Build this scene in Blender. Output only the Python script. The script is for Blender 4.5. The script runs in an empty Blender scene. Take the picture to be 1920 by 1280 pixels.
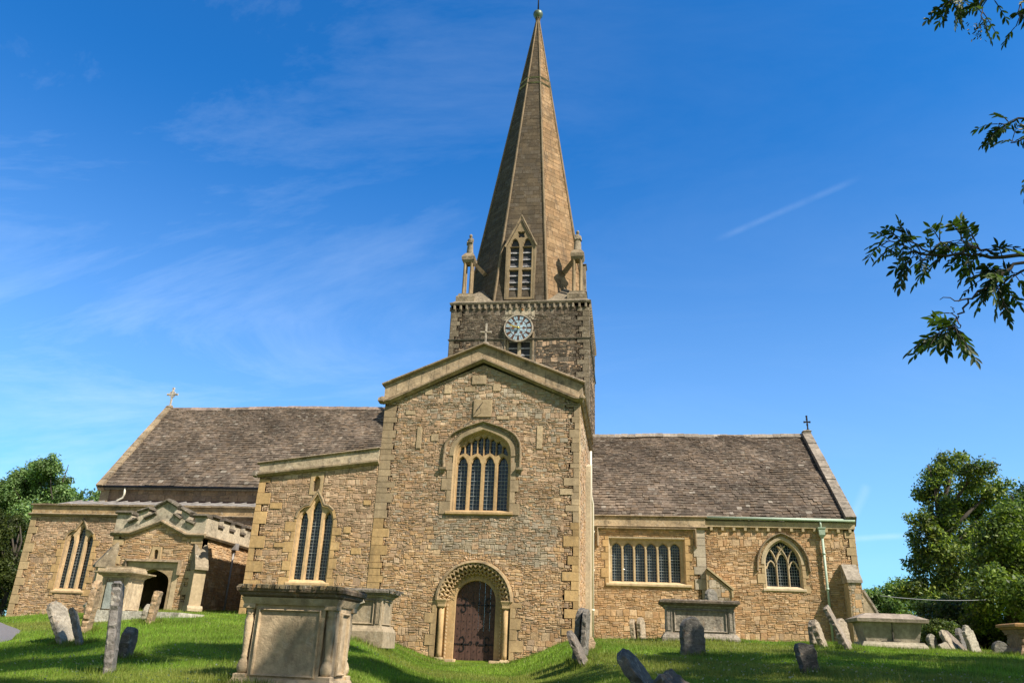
import bpy, math
import numpy as np
from mathutils import Vector
from mathutils.geometry import tessellate_polygon
R = math.radians
scene = bpy.context.scene
COL = scene.collection

# ------------------------------------------------------------------ camera
F_PX = 1459.0
CAM = np.array([0.0, 0.0, 0.5])
_z = np.array([150, -3690, F_PX]); _y = np.array([217, 586, F_PX])
_z = _z / np.linalg.norm(_z); _y = _y - _z * (_y @ _z); _y /= np.linalg.norm(_y); _x = np.cross(_y, _z)
MC = np.stack([_x, _y, _z], 1)            # image axes (right, down, forward) from world
cam_d = bpy.data.cameras.new('camera'); cam = bpy.data.objects.new('camera', cam_d); COL.objects.link(cam)
cam_d.sensor_width = 36; cam_d.lens = 36 * F_PX / 1920; cam_d.clip_end = 3000; cam_d.clip_start = 0.1
from mathutils import Matrix
rr, dd, ff = MC[0], MC[1], MC[2]
m4 = Matrix(((rr[0], -dd[0], -ff[0], CAM[0]), (rr[1], -dd[1], -ff[1], CAM[1]), (rr[2], -dd[2], -ff[2], CAM[2]), (0, 0, 0, 1)))
cam.matrix_world = m4
scene.camera = cam

def at(px, py, Y):
    d = MC.T @ np.array([px - 960, py - 640, F_PX]); return CAM + d * (Y / d[1])

# ------------------------------------------------------------------ sky and sun
SUN_AZ, SUN_EL = 58.0, 46.0        # azimuth from the south, towards the east
sd = np.array([math.sin(R(SUN_AZ)) * math.cos(R(SUN_EL)), -math.cos(R(SUN_AZ)) * math.cos(R(SUN_EL)), math.sin(R(SUN_EL))])
w = bpy.data.worlds.new('World'); scene.world = w; w.use_nodes = True
nt = w.node_tree; nt.nodes.clear()
def N(t, kind, **kw):
    n = t.nodes.new(kind)
    for k, v in kw.items(): setattr(n, k, v)
    return n
out = N(nt, 'ShaderNodeOutputWorld'); bg = N(nt, 'ShaderNodeBackground'); bg.inputs[1].default_value = 0.082
sky = N(nt, 'ShaderNodeTexSky', sky_type='NISHITA', sun_disc=False)
sky.sun_elevation = R(SUN_EL); sky.sun_rotation = math.atan2(sd[0], sd[1])
sky.air_density = 1.0; sky.dust_density = 1.2; sky.ozone_density = 3.0; sky.altitude = 100
hsv = N(nt, 'ShaderNodeHueSaturation'); hsv.inputs['Saturation'].default_value = 1.26; hsv.inputs['Hue'].default_value = 0.5
tint = N(nt, 'ShaderNodeMix', data_type='RGBA', blend_type='MULTIPLY'); tint.inputs[0].default_value = 1
sepd = N(nt, 'ShaderNodeSeparateXYZ'); geo = N(nt, 'ShaderNodeTexCoord'); nt.links.new(geo.outputs['Generated'], sepd.inputs[0])
side = N(nt, 'ShaderNodeMapRange', interpolation_type='SMOOTHSTEP'); side.inputs[1].default_value = -0.25; side.inputs[2].default_value = 0.25; nt.links.new(sepd.outputs[1], side.inputs[0])
tcol = N(nt, 'ShaderNodeMix', data_type='RGBA'); nt.links.new(side.outputs[0], tcol.inputs[0]); tcol.inputs[6].default_value = (0.78, 0.70, 0.64, 1); tcol.inputs[7].default_value = (0.44, 1.36, 1.80, 1)
nt.links.new(tcol.outputs[2], tint.inputs[7])
nt.links.new(sky.outputs[0], hsv.inputs['Color']); nt.links.new(hsv.outputs[0], tint.inputs[6])
# thin cirrus : direction / height gives a flat high layer
sep = N(nt, 'ShaderNodeSeparateXYZ'); nt.links.new(geo.outputs['Generated'], sep.inputs[0])
addz = N(nt, 'ShaderNodeMath', operation='ADD'); addz.inputs[1].default_value = 0.25; nt.links.new(sep.outputs[2], addz.inputs[0])
dx = N(nt, 'ShaderNodeMath', operation='DIVIDE'); nt.links.new(sep.outputs[0], dx.inputs[0]); nt.links.new(addz.outputs[0], dx.inputs[1])
dy = N(nt, 'ShaderNodeMath', operation='DIVIDE'); nt.links.new(sep.outputs[1], dy.inputs[0]); nt.links.new(addz.outputs[0], dy.inputs[1])
cb = N(nt, 'ShaderNodeCombineXYZ'); nt.links.new(dx.outputs[0], cb.inputs[0]); nt.links.new(dy.outputs[0], cb.inputs[1])
mp = N(nt, 'ShaderNodeMapping'); mp.inputs['Rotation'].default_value = (0, 0, R(35)); mp.inputs['Scale'].default_value = (0.9, 2.0, 1); mp.inputs['Location'].default_value = (2.1, 0.4, 0)
nt.links.new(cb.outputs[0], mp.inputs[0])
n1 = N(nt, 'ShaderNodeTexNoise'); n1.inputs['Scale'].default_value = 1.3; n1.inputs['Detail'].default_value = 12; n1.inputs['Roughness'].default_value = 0.66; n1.inputs['Distortion'].default_value = 0.6
nt.links.new(mp.outputs[0], n1.inputs['Vector'])
rp = N(nt, 'ShaderNodeMapRange'); rp.inputs[1].default_value = 0.46; rp.inputs[2].default_value = 0.82; nt.links.new(n1.outputs[0], rp.inputs[0])
# more cloud towards the west (left)
bias = N(nt, 'ShaderNodeMapRange'); bias.inputs[1].default_value = 0.05; bias.inputs[2].default_value = -0.55; bias.inputs[3].default_value = 0.12; bias.inputs[4].default_value = 1.0
nt.links.new(sep.outputs[0], bias.inputs[0])
cm = N(nt, 'ShaderNodeMath', operation='MULTIPLY'); nt.links.new(rp.outputs[0], cm.inputs[0]); nt.links.new(bias.outputs[0], cm.inputs[1])
cm2 = N(nt, 'ShaderNodeMath', operation='MULTIPLY'); cm2.inputs[1].default_value = 0.27; nt.links.new(cm.outputs[0], cm2.inputs[0])
hz = N(nt, 'ShaderNodeMapRange', interpolation_type='SMOOTHSTEP'); hz.inputs[1].default_value = 0.62; hz.inputs[2].default_value = 0.0; hz.inputs[3].default_value = 0.0; hz.inputs[4].default_value = 0.26; nt.links.new(sep.outputs[2], hz.inputs[0])
hz2 = N(nt, 'ShaderNodeMath', operation='ADD'); nt.links.new(cm2.outputs[0], hz2.inputs[0]); nt.links.new(hz.outputs[0], hz2.inputs[1]); cm2 = hz2
# a contrail: a narrow band of directions about a plane through the eye
def wdir(px, py):
    d = MC.T @ np.array([px - 960, py - 640, F_PX]); return d / np.linalg.norm(d)
def trail(p0, p1, width, amt, prev):
    a, b = wdir(*p0), wdir(*p1); nn = np.cross(a, b); nn /= np.linalg.norm(nn); mid = (a + b); mid /= np.linalg.norm(mid); half = float(mid @ a)
    d1 = N(nt, 'ShaderNodeVectorMath', operation='DOT_PRODUCT'); d1.inputs[1].default_value = nn; nt.links.new(geo.outputs['Generated'], d1.inputs[0])
    ab = N(nt, 'ShaderNodeMath', operation='ABSOLUTE'); nt.links.new(d1.outputs['Value'], ab.inputs[0])
    r1 = N(nt, 'ShaderNodeMapRange', interpolation_type='SMOOTHSTEP'); r1.inputs[1].default_value = width; r1.inputs[2].default_value = 0; r1.inputs[3].default_value = 0; r1.inputs[4].default_value = amt; nt.links.new(ab.outputs[0], r1.inputs[0])
    d2 = N(nt, 'ShaderNodeVectorMath', operation='DOT_PRODUCT'); d2.inputs[1].default_value = mid; nt.links.new(geo.outputs['Generated'], d2.inputs[0])
    r2 = N(nt, 'ShaderNodeMapRange', interpolation_type='SMOOTHSTEP'); r2.inputs[1].default_value = half; r2.inputs[2].default_value = half + (1 - half) * 0.6; nt.links.new(d2.outputs['Value'], r2.inputs[0])
    n2 = N(nt, 'ShaderNodeTexNoise'); n2.inputs['Scale'].default_value = 60; n2.inputs['Detail'].default_value = 5; nt.links.new(geo.outputs['Generated'], n2.inputs['Vector'])
    m1 = N(nt, 'ShaderNodeMath', operation='MULTIPLY'); nt.links.new(r1.outputs[0], m1.inputs[0]); nt.links.new(r2.outputs[0], m1.inputs[1])
    m2 = N(nt, 'ShaderNodeMath', operation='MULTIPLY'); nt.links.new(m1.outputs[0], m2.inputs[0]); nt.links.new(n2.outputs[0], m2.inputs[1])
    ad = N(nt, 'ShaderNodeMath', operation='ADD'); nt.links.new(prev.outputs[0], ad.inputs[0]); nt.links.new(m2.outputs[0], ad.inputs[1])
    return ad
last = trail((1330, 455), (1620, 330), 0.006, 0.085, cm2)
last = trail((1596, 975), (1628, 905), 0.008, 0.16, last)
last = trail((1560, 1012), (1990, 985), 0.005, 0.25, last)
cmix = N(nt, 'ShaderNodeMix', data_type='RGBA'); nt.links.new(last.outputs[0], cmix.inputs[0]); nt.links.new(tint.outputs[2], cmix.inputs[6]); cmix.inputs[7].default_value = (8.0, 9.4, 11.0, 1)
cmix.clamp_factor = True
nt.links.new(cmix.outputs[2], bg.inputs[0]); nt.links.new(bg.outputs[0], out.inputs[0])

sl = bpy.data.lights.new('sun', 'SUN'); sl.energy = 5.0; sl.angle = R(0.55); sl.color = (1.0, 0.90, 0.77)
so = bpy.data.objects.new('sun', sl); COL.objects.link(so)
so.rotation_euler = Vector(sd).to_track_quat('Z', 'Y').to_euler()
so.location = (20, -20, 40)
vs = scene.view_settings; vs.view_transform = 'Standard'; vs.look = 'None'; vs.exposure = 0.66; vs.gamma = 1; vs.use_curve_mapping = False

# ------------------------------------------------------------------ materials
def new_mat(name):
    m = bpy.data.materials.new(name); m.use_nodes = True; t = m.node_tree; t.nodes.clear()
    o = N(t, 'ShaderNodeOutputMaterial'); b = N(t, 'ShaderNodeBsdfPrincipled'); t.links.new(b.outputs[0], o.inputs[0])
    return m, t, b
def noise(t, vec, scale, detail=4, rough=0.55, dist=0):
    n = N(t, 'ShaderNodeTexNoise'); n.inputs['Scale'].default_value = scale; n.inputs['Detail'].default_value = detail
    n.inputs['Roughness'].default_value = rough; n.inputs['Distortion'].default_value = dist
    t.links.new(vec, n.inputs['Vector']); return n.outputs[0]
def rng_(t, v, a, b, c=0.0, d=1.0, smooth=False):
    n = N(t, 'ShaderNodeMapRange'); n.inputs[1].default_value = a; n.inputs[2].default_value = b; n.inputs[3].default_value = c; n.inputs[4].default_value = d
    if smooth: n.interpolation_type = 'SMOOTHSTEP'
    t.links.new(v, n.inputs[0]); return n.outputs[0]
def mix(t, fac, a, b, mode='MIX'):
    n = N(t, 'ShaderNodeMix', data_type='RGBA', blend_type=mode); n.clamp_factor = True
    for i, v in ((0, fac), (6, a), (7, b)):
        if isinstance(v, (float, int)): n.inputs[i].default_value = v
        elif isinstance(v, tuple): n.inputs[i].default_value = (*v, 1) if len(v) == 3 else v
        else: t.links.new(v, n.inputs[i])
    return n.outputs[2]
def bump(t, b, h, strength, dist):
    n = N(t, 'ShaderNodeBump'); n.inputs['Strength'].default_value = strength; n.inputs['Distance'].default_value = dist
    t.links.new(h, n.inputs['Height']); t.links.new(n.outputs[0], b.inputs['Normal'])
def coord(t): return N(t, 'ShaderNodeTexCoord').outputs['Object']
def tone(t):
    a = N(t, 'ShaderNodeAttribute', attribute_name='tone'); return a.outputs['Color']

def stone_mat(name, vary=0.35, lichen=0.0, dark=0.0, orange=0.0, bs=0.5, scale=1.0, streak=False):
    m, t, b = new_mat(name); c = coord(t); col = tone(t)
    n1 = noise(t, c, 1.1 * scale, 5, .6); n2 = noise(t, c, 9 * scale, 6, .65); n3 = noise(t, c, 45, 3)
    col = mix(t, 1.0, col, mix(t, rng_(t, n1, .3, .7), (1 - vary,) * 3, (1 + vary * .8,) * 3), 'MULTIPLY')
    col = mix(t, 1.0, col, mix(t, rng_(t, n2, .3, .7), (1 - vary * .9, 1 - vary, 1 - vary * 1.1), (1 + vary * .8, 1 + vary * .75, 1 + vary * .6)), 'MULTIPLY')
    if dark:
        if streak:
            mp = N(t, 'ShaderNodeMapping'); mp.inputs['Scale'].default_value = (1.6, 1.6, .28); t.links.new(c, mp.inputs[0]); nd = noise(t, mp.outputs[0], 1.3, 7, .68)
        else: nd = noise(t, c, 2.4 * scale, 7, .7)
        col = mix(t, rng_(t, nd, .5, .68, 0, dark), col, (.055, .05, .042))
    if lichen:
        nl = noise(t, c, 6.5 * scale, 8, .72, .6); col = mix(t, rng_(t, nl, .56, .66, 0, lichen), col, (.50, .47, .38))
    if orange:
        no = noise(t, c, 4.3 * scale, 6, .7, .3); col = mix(t, rng_(t, no, .58, .68, 0, orange), col, (.42, .20, .05))
    t.links.new(col, b.inputs['Base Color']); b.inputs['Roughness'].default_value = .93; b.inputs['Specular IOR Level'].default_value = .2
    add = N(t, 'ShaderNodeMath', operation='MULTIPLY_ADD'); add.inputs[1].default_value = .35; t.links.new(n3, add.inputs[0]); t.links.new(n2, add.inputs[2])
    bump(t, b, add.outputs[0], bs, .02)
    return m
M = {}
M['rubble'] = stone_mat('rubble_stone', .26, lichen=.22, dark=.22, bs=.9)
M['tower'] = stone_mat('tower_stone', .32, lichen=.6, dark=.7, bs=.9, scale=1.2)
M['spire'] = stone_mat('spire_stone', .22, lichen=.15, dark=.55, bs=.5, scale=.6, streak=True)
M['dressed'] = stone_mat('dressed_stone', .2, lichen=.16, dark=.34, bs=.45, streak=True)
M['coping'] = stone_mat('coping_stone', .3, lichen=.6, dark=.75, bs=.7)
M['slate'] = stone_mat('stone_slate', .3, lichen=.4, dark=.6, bs=.6, scale=.7)
M['tomb'] = stone_mat('tomb_stone', .26, lichen=.3, dark=.5, bs=.8, streak=True)
M['lid'] = stone_mat('tomb_lid_stone', .3, lichen=.45, dark=.75, orange=.45, bs=.9, scale=1.3)
M['grave'] = stone_mat('gravestone', .35, lichen=.55, dark=.7, orange=.25, bs=1.0, scale=1.5)
M['rust'] = stone_mat('orange_lichen_stone', .3, lichen=.2, dark=.5, orange=.95, bs=.8)
def plain(name, col, rough=.6, metal=0.0, var=.15, sc=20, bs=.2):
    m, t, b = new_mat(name); c = coord(t); n1 = noise(t, c, sc, 5)
    k = tuple(x * (1 - var) for x in col); l = tuple(min(1, x * (1 + var)) for x in col)
    t.links.new(mix(t, rng_(t, n1, .3, .7), k, l), b.inputs['Base Color']); b.inputs['Roughness'].default_value = rough; b.inputs['Metallic'].default_value = metal
    bump(t, b, n1, bs, .01); return m
M['iron'] = plain('black_iron', (.02, .02, .022), .5, .6)
M['lead'] = plain('lead_sheet', (.27, .26, .25), .6, .0, .25, 3)
M['cream_paint'] = plain('cream_painted_pipe', (.72, .68, .56), .4, 0, .08)
M['green_paint'] = plain('pale_green_painted_pipe', (.36, .46, .36), .45, 0, .12)
M['oak'] = plain('old_oak', (.07, .035, .025), .7, 0, .4, 8, .5)
M['came'] = plain('lead_came', (.32, .36, .37), .5, .2)
M['gold'] = plain('gilded_hand', (.75, .55, .12), .35, .6)
M['opal'] = plain('opal_glass', (.34, .46, .53), .25, 0, .25, 6, .05)
M['numeral'] = plain('brown_numeral', (.13, .07, .05), .6, 0, .2)
M['bronze'] = plain('verdigris_ball', (.12, .16, .11), .45, .4)
M['shadow_wood'] = plain('louvre_board', (.05, .05, .055), .6, 0, .3, 6)
M['louvre_edge'] = plain('louvre_lead_edge', (.38, .37, .38), .6, 0, .5, 9)
M['path'] = plain('asphalt_path', (.16, .15, .15), .9, 0, .2, 30, .4)
M['white'] = plain('daisy_petal', (.85, .85, .8), .7, 0, .05)
M['cable'] = plain('cable_sheath', (.25, .26, .28), .6)
# glass
m, t, b = new_mat('leaded_glass'); c = coord(t)
vr = N(t, 'ShaderNodeTexVoronoi'); vr.inputs['Scale'].default_value = 7; t.links.new(c, vr.inputs['Vector'])
t.links.new(mix(t, vr.outputs['Color'], (.004, .010, .016), (.016, .032, .04)), b.inputs['Base Color'])
b.inputs['Roughness'].default_value = .09; b.inputs['Specular IOR Level'].default_value = .5; bump(t, b, vr.outputs['Color'], .6, .03); M['glass'] = m
# bark, leaves, grass, soil
M['bark'] = plain('bark', (.06, .05, .038), .95, 0, .4, 6, .8)
M['twig'] = plain('dark_twig', (.03, .026, .02), .9, 0, .3, 12)
def leaf_mat(name, trans=.35, rough=.5):
    m, t, b = new_mat(name); o = [n for n in t.nodes if n.type == 'OUTPUT_MATERIAL'][0]; col = tone(t)
    t.links.new(col, b.inputs['Base Color']); b.inputs['Roughness'].default_value = rough; b.inputs['Specular IOR Level'].default_value = .3
    tr = N(t, 'ShaderNodeBsdfTranslucent'); t.links.new(mix(t, 1.0, col, (1.3, 1.35, .5), 'MULTIPLY'), tr.inputs['Color'])
    ms = N(t, 'ShaderNodeMixShader'); ms.inputs[0].default_value = trans; t.links.new(b.outputs[0], ms.inputs[1]); t.links.new(tr.outputs[0], ms.inputs[2]); t.links.new(ms.outputs[0], o.inputs[0])
    return m
M['leaf'] = leaf_mat('leaf'); M['blade'] = leaf_mat('grass_blade', .35, .5)
m, t, b = new_mat('lawn'); c = coord(t)
g = mix(t, rng_(t, noise(t, c, .7, 5), .35, .65), (.13, .20, .02), (.19, .27, .034))
g = mix(t, rng_(t, noise(t, c, 14, 5, .7), .35, .7), mix(t, .55, g, (.05, .075, .012)), g)
g = mix(t, rng_(t, noise(t, c, .33, 4, .6), .58, .72, 0, .35), g, (.16, .15, .05))
t.links.new(g, b.inputs['Base Color']); b.inputs['Roughness'].default_value = .95; b.inputs['Specular IOR Level'].default_value = .1
bump(t, b, noise(t, c, 30, 4, .8), 1.0, .04); M['lawn'] = m

# ------------------------------------------------------------------ mesh builder
class Fr:                                   # a local frame: u along, v up, w outward
    def __init__(s, O, U, V, W): s.O, s.U, s.V, s.W = [np.array(a, float) for a in (O, U, V, W)]
    def p(s, u, v, w=0.0): return s.O + u * s.U + v * s.V + w * s.W
def south(Y): return Fr((0, Y, 0), (1, 0, 0), (0, 0, 1), (0, -1, 0))
def north(Y): return Fr((0, Y, 0), (1, 0, 0), (0, 0, 1), (0, 1, 0))
def east(X): return Fr((X, 0, 0), (0, 1, 0), (0, 0, 1), (1, 0, 0))
def west(X): return Fr((X, 0, 0), (0, 1, 0), (0, 0, 1), (-1, 0, 0))
def level(Zv): return Fr((0, 0, Zv), (1, 0, 0), (0, 1, 0), (0, 0, 1))

class MB:
    def __init__(s, tone=(.4, .34, .25), fr=None): s.v = []; s.f = []; s.c = []; s.t = tone; s.fr = fr; s.sm = []
    def add(s, vs, fs, tone=None, smooth=False):
        o = len(s.v); s.v.extend([tuple(x) for x in vs]); t = tone or s.t
        for f in fs: s.f.append([i + o for i in f]); s.c.append(t); s.sm.append(smooth)
    def box(s, a0, a1, b0, b1, c0, c1, tone=None, taper=0.0, fr=None):   # frame coords u,v,w
        fr = fr or s.fr or level(0); k = taper
        P = [fr.p(a0, b0, c0), fr.p(a1, b0, c0), fr.p(a1, b1, c0), fr.p(a0, b1, c0), fr.p(a0 + k, b0 + k, c1), fr.p(a1 - k, b0 + k, c1), fr.p(a1 - k, b1 - k, c1), fr.p(a0 + k, b1 - k, c1)]
        s.add(P, [(0, 3, 2, 1), (4, 5, 6, 7), (0, 1, 5, 4), (1, 2, 6, 5), (2, 3, 7, 6), (3, 0, 4, 7)], tone)
    def prism(s, outline, w0, w1, holes=(), tone=None, fr=None, back=True, smooth=False):
        fr = fr or s.fr or level(0); loops = [list(outline)] + [list(h) for h in holes]
        tris = tessellate_polygon([[Vector((a, b, 0)) for a, b in l] for l in loops])
        flat = [p for l in loops for p in l]; n = len(flat)
        vs = [fr.p(a, b, w1) for a, b in flat] + [fr.p(a, b, w0) for a, b in flat]
        fs = [tuple(x) for x in tris] + ([tuple(i + n for i in reversed(x)) for x in tris] if back else [])
        k = 0
        for l in loops:
            L = len(l)
            for i in range(L): j = (i + 1) % L; fs.append((k + i, k + j, n + k + j, n + k + i))
            k += L
        s.add(vs, fs, tone, smooth)
    def sweep(s, path, prof, closed=False, tone=None, fr=None, smooth=False):   # path in (u,v); profile points (offset to the left, w)
        fr = fr or s.fr or level(0); P = np.array(path, float); n = len(P); vs = []
        for i in range(n):
            if closed: a, b = P[i] - P[i - 1], P[(i + 1) % n] - P[i]
            else: a = P[i] - P[max(i - 1, 0)]; b = P[min(i + 1, n - 1)] - P[i]
            if np.linalg.norm(a) < 1e-9: a = b
            if np.linalg.norm(b) < 1e-9: b = a
            a = a / np.linalg.norm(a); b = b / np.linalg.norm(b)
            na = np.array([-a[1], a[0]]); nb = np.array([-b[1], b[0]]); m = na + nb; m /= (np.linalg.norm(m) + 1e-9); m = m / max(.45, m @ na)
            for o, w in prof: q = P[i] + m * o; vs.append(fr.p(q[0], q[1], w))
        k = len(prof); fs = []
        for i in range(n if closed else n - 1):
            j = (i + 1) % n
            for q in range(k): r = (q + 1) % k; fs.append((i * k + q, i * k + r, j * k + r, j * k + q))
        if not closed: fs += [tuple(range(k)), tuple((n - 1) * k + q for q in reversed(range(k)))]
        s.add(vs, fs, tone, smooth)
    def tube(s, path, rad, n=8, tone=None, smooth=True, cap=True):
        P = [np.array(p, float) for p in path]; L = len(P); r = rad if hasattr(rad, '__len__') else [rad] * L; vs = []
        ref = np.array([.13, .31, .94])
        for i in range(L):
            d = P[min(i + 1, L - 1)] - P[max(i - 1, 0)]; d = d / (np.linalg.norm(d) + 1e-9)
            if abs(d @ ref) > .95: q = np.array([1., 0, 0])
            else: q = ref
            a = np.cross(d, q); a /= np.linalg.norm(a); b = np.cross(d, a)
            for k in range(n): th = 2 * math.pi * k / n; vs.append(P[i] + r[i] * (math.cos(th) * a + math.sin(th) * b))
        fs = [(i * n + k, i * n + (k + 1) % n, (i + 1) * n + (k + 1) % n, (i + 1) * n + k) for i in range(L - 1) for k in range(n)]
        if cap: fs += [tuple(reversed(range(n))), tuple((L - 1) * n + k for k in range(n))]
        s.add(vs, fs, tone, smooth)
    def lathe(s, cx, cy, prof, n=16, tone=None, smooth=True, rot=0.0):            # (r, z)
        vs = [(cx + r * math.cos(rot + 2 * math.pi * k / n), cy + r * math.sin(rot + 2 * math.pi * k / n), z) for r, z in prof for k in range(n)]
        L = len(prof); fs = [(i * n + k, i * n + (k + 1) % n, (i + 1) * n + (k + 1) % n, (i + 1) * n + k) for i in range(L - 1) for k in range(n)]
        fs += [tuple(reversed(range(n))), tuple((L - 1) * n + k for k in range(n))]; s.add(vs, fs, tone, smooth)
    def stack(s, cx, cy, hx, hy, prof, tone=None, rz=0.0):                          # rectangular lathe: (z, offset)
        vs = []; ca, sa = math.cos(rz), math.sin(rz)
        for z, o in prof:
            for sx, sy in ((-1, -1), (1, -1), (1, 1), (-1, 1)):
                x, y = sx * (hx + o), sy * (hy + o); vs.append((cx + x * ca - y * sa, cy + x * sa + y * ca, z))
        L = len(prof); fs = [(i * 4 + k, i * 4 + (k + 1) % 4, i * 4 + 4 + (k + 1) % 4, i * 4 + 4 + k) for i in range(L - 1) for k in range(4)]
        fs += [(3, 2, 1, 0), tuple((L - 1) * 4 + k for k in range(4))]; s.add(vs, fs, tone)
    def xform(s, fn): s.v = [tuple(fn(np.array(p))) for p in s.v]
    def build(s, name, mat, parent=None, label=None):
        me = bpy.data.meshes.new(name); base = np.array(parent['_o']) if parent is not None and '_o' in parent else np.zeros(3)
        V = np.array(s.v, float) - base; me.from_pydata(V.tolist(), [], s.f)
        a = me.attributes.new('tone', 'FLOAT_COLOR', 'FACE'); arr = np.ones((len(s.f), 4), 'f'); arr[:, :3] = np.array(s.c); a.data.foreach_set('color', arr.ravel())
        me.polygons.foreach_set('use_smooth', s.sm); me.materials.append(M[mat] if isinstance(mat, str) else mat)
        o = bpy.data.objects.new(name, me); COL.objects.link(o)
        if parent is not None:
            o.parent = parent; o['_o'] = tuple(base)
        if label: o['label'] = label
        return o
def thing(name, loc, label, cat, group=None):
    o = bpy.data.objects.new(name, None); COL.objects.link(o); o.location = tuple(loc); o['_o'] = tuple(float(x) for x in loc); o.empty_display_size = .3
    o['label'] = label; o['category'] = cat
    if group: o['group'] = group
    return o
def tag(o, label, cat, group=None, kind=None):
    o['label'] = label; o['category'] = cat
    if group: o['group'] = group
    if kind: o['kind'] = kind
    return o

# ------------------------------------------------------------------ polygon tests, masonry
def inside(poly, x, y):
    c = False; n = len(poly); j = n - 1
    for i in range(n):
        xi, yi = poly[i]; xj, yj = poly[j]
        if (yi > y) != (yj > y) and x < (xj - xi) * (y - yi) / (yj - yi) + xi: c = not c
        j = i
    return c
def bbox(p): a = np.array(p); return a[:, 0].min(), a[:, 0].max(), a[:, 1].min(), a[:, 1].max()
def masonry(mb, fr, outline, holes, rng, band=(.14, .24), wid=(.13, .38), prot=(.008, .028), joint=.007, pal=None, jit=.015, split=True, wave=.03, minsz=.035, inset=.012):
    ob = bbox(outline); hb = [bbox(h) for h in holes]; ph = rng.uniform(0, 6, 4)
    def wv(u, v): return wave * (math.sin(u * 1.1 + ph[0]) + .6 * math.sin(u * 2.9 + ph[1] + v) + .4 * math.sin(u * 5.3 + ph[2]))
    def ok(u, v):
        if not (ob[0] <= u <= ob[1] and ob[2] <= v <= ob[3]) or not inside(outline, u, v): return False
        for h, b in zip(holes, hb):
            if b[0] <= u <= b[1] and b[2] <= v <= b[3] and inside(h, u, v): return False
        return True
    def emit(u0, u1, v0, v1, d):
        if u1 - u0 < minsz or v1 - v0 < minsz * .6: return
        if u1 < ob[0] or u0 > ob[1] or v1 < ob[2] - .1 or v0 > ob[3] + .1: return
        um, vm = (u0 + u1) / 2, (v0 + v1) / 2
        pts = [(a, b + wv(a, b)) for a in (u0 + .004, um, u1 - .004) for b in (v0 + .004, vm, v1 - .004)]
        k = sum(ok(*p) for p in pts)
        if k == 0: return
        if k < 9:
            if d > 6: return
            if (u1 - u0) > (v1 - v0) * 1.3: emit(u0, um, v0, v1, d + 1); emit(um, u1, v0, v1, d + 1)
            else: emit(u0, u1, v0, vm, d + 1); emit(u0, u1, vm, v1, d + 1)
            return
        g = joint / 2; a = min(inset, (u1 - u0) * .2, (v1 - v0) * .2); pr = rng.uniform(*prot); J = rng.uniform(-jit, jit, (4, 2)); T = rng.uniform(-.3, .3, 4) * (prot[1] - prot[0])
        C = [(u0 + g, v0 + g), (u1 - g, v0 + g), (u1 - g, v1 - g), (u0 + g, v1 - g)]
        back = []; front = []
        for (uu, vv), j, tt, (sx, sy) in zip(C, J, T, ((1, 1), (-1, 1), (-1, -1), (1, -1))):
            q = vv + wv(uu, vv); back.append(fr.p(uu + j[0] * .6, q + j[1] * .6, -.01)); front.append(fr.p(uu + j[0] + sx * a, q + j[1] + sy * a, pr + tt))
        mb.add(back + front, [(4, 5, 6, 7), (0, 1, 5, 4), (1, 2, 6, 5), (2, 3, 7, 6), (3, 0, 4, 7)], pal(um, vm, rng))
    v = ob[2] - .1
    while v < ob[3] + .1:
        h = rng.uniform(*band); big_ = rng.random() < .13; h *= 1.35 if big_ else 1; u = ob[0] - rng.uniform(0, wid[1])
        while u < ob[1]:
            L = rng.uniform(*wid); r = rng.random()
            if not split or r < .12 or (big_ and r < .75): emit(u, u + L, v, v + h, 0)
            elif r < .58:
                s = rng.uniform(.38, .62)
                for a, b in ((v, v + h * s), (v + h * s, v + h)):
                    if rng.random() < .45: q = rng.uniform(.35, .65); emit(u, u + L * q, a, b, 0); emit(u + L * q, u + L, a, b, 0)
                    else: emit(u, u + L, a, b, 0)
            else:
                s1, s2 = sorted(rng.uniform(.25, .75, 2)); s1 = min(s1, .42); s2 = max(s2, .62)
                for a, b in ((v, v + h * s1), (v + h * s1, v + h * s2), (v + h * s2, v + h)):
                    if rng.random() < .4: q = rng.uniform(.35, .65); emit(u, u + L * q, a, b, 0); emit(u + L * q, u + L, a, b, 0)
                    else: emit(u, u + L, a, b, 0)
            u += L
        v += h
def pick(cols, jitter=.08):
    cols = [np.array(c) for c in cols]
    def f(u, v, rng): c = cols[rng.integers(len(cols))] * rng.uniform(1 - jitter, 1 + jitter); return tuple(c)
    return f
GOLD = [(0.512, 0.331, 0.175), (0.56, 0.383, 0.221), (0.455, 0.286, 0.156), (0.599, 0.44, 0.278), (0.455, 0.331, 0.215), (0.531, 0.369, 0.215)]
BROWN = [(0.448, 0.317, 0.215), (0.517, 0.373, 0.256), (0.371, 0.266, 0.179), (0.555, 0.416, 0.287), (0.42, 0.295, 0.198), (0.478, 0.326, 0.205)]
GREY = [(0.405, 0.344, 0.267), (0.352, 0.299, 0.23), (0.458, 0.399, 0.312), (0.414, 0.344, 0.248)]
DARK = [(0.116, 0.093, 0.071), (0.142, 0.113, 0.082), (0.095, 0.076, 0.059), (0.168, 0.133, 0.096), (0.132, 0.106, 0.08), (0.19, 0.158, 0.122)]
MORT_G = (.38, .285, .17); MORT_B = (.33, .26, .175); MORT_D = (.17, .15, .12)
OCHRE = (.50, .34, .165); CREAM = (.46, .345, .20); GREYST = (.285, .225, .15)

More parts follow.
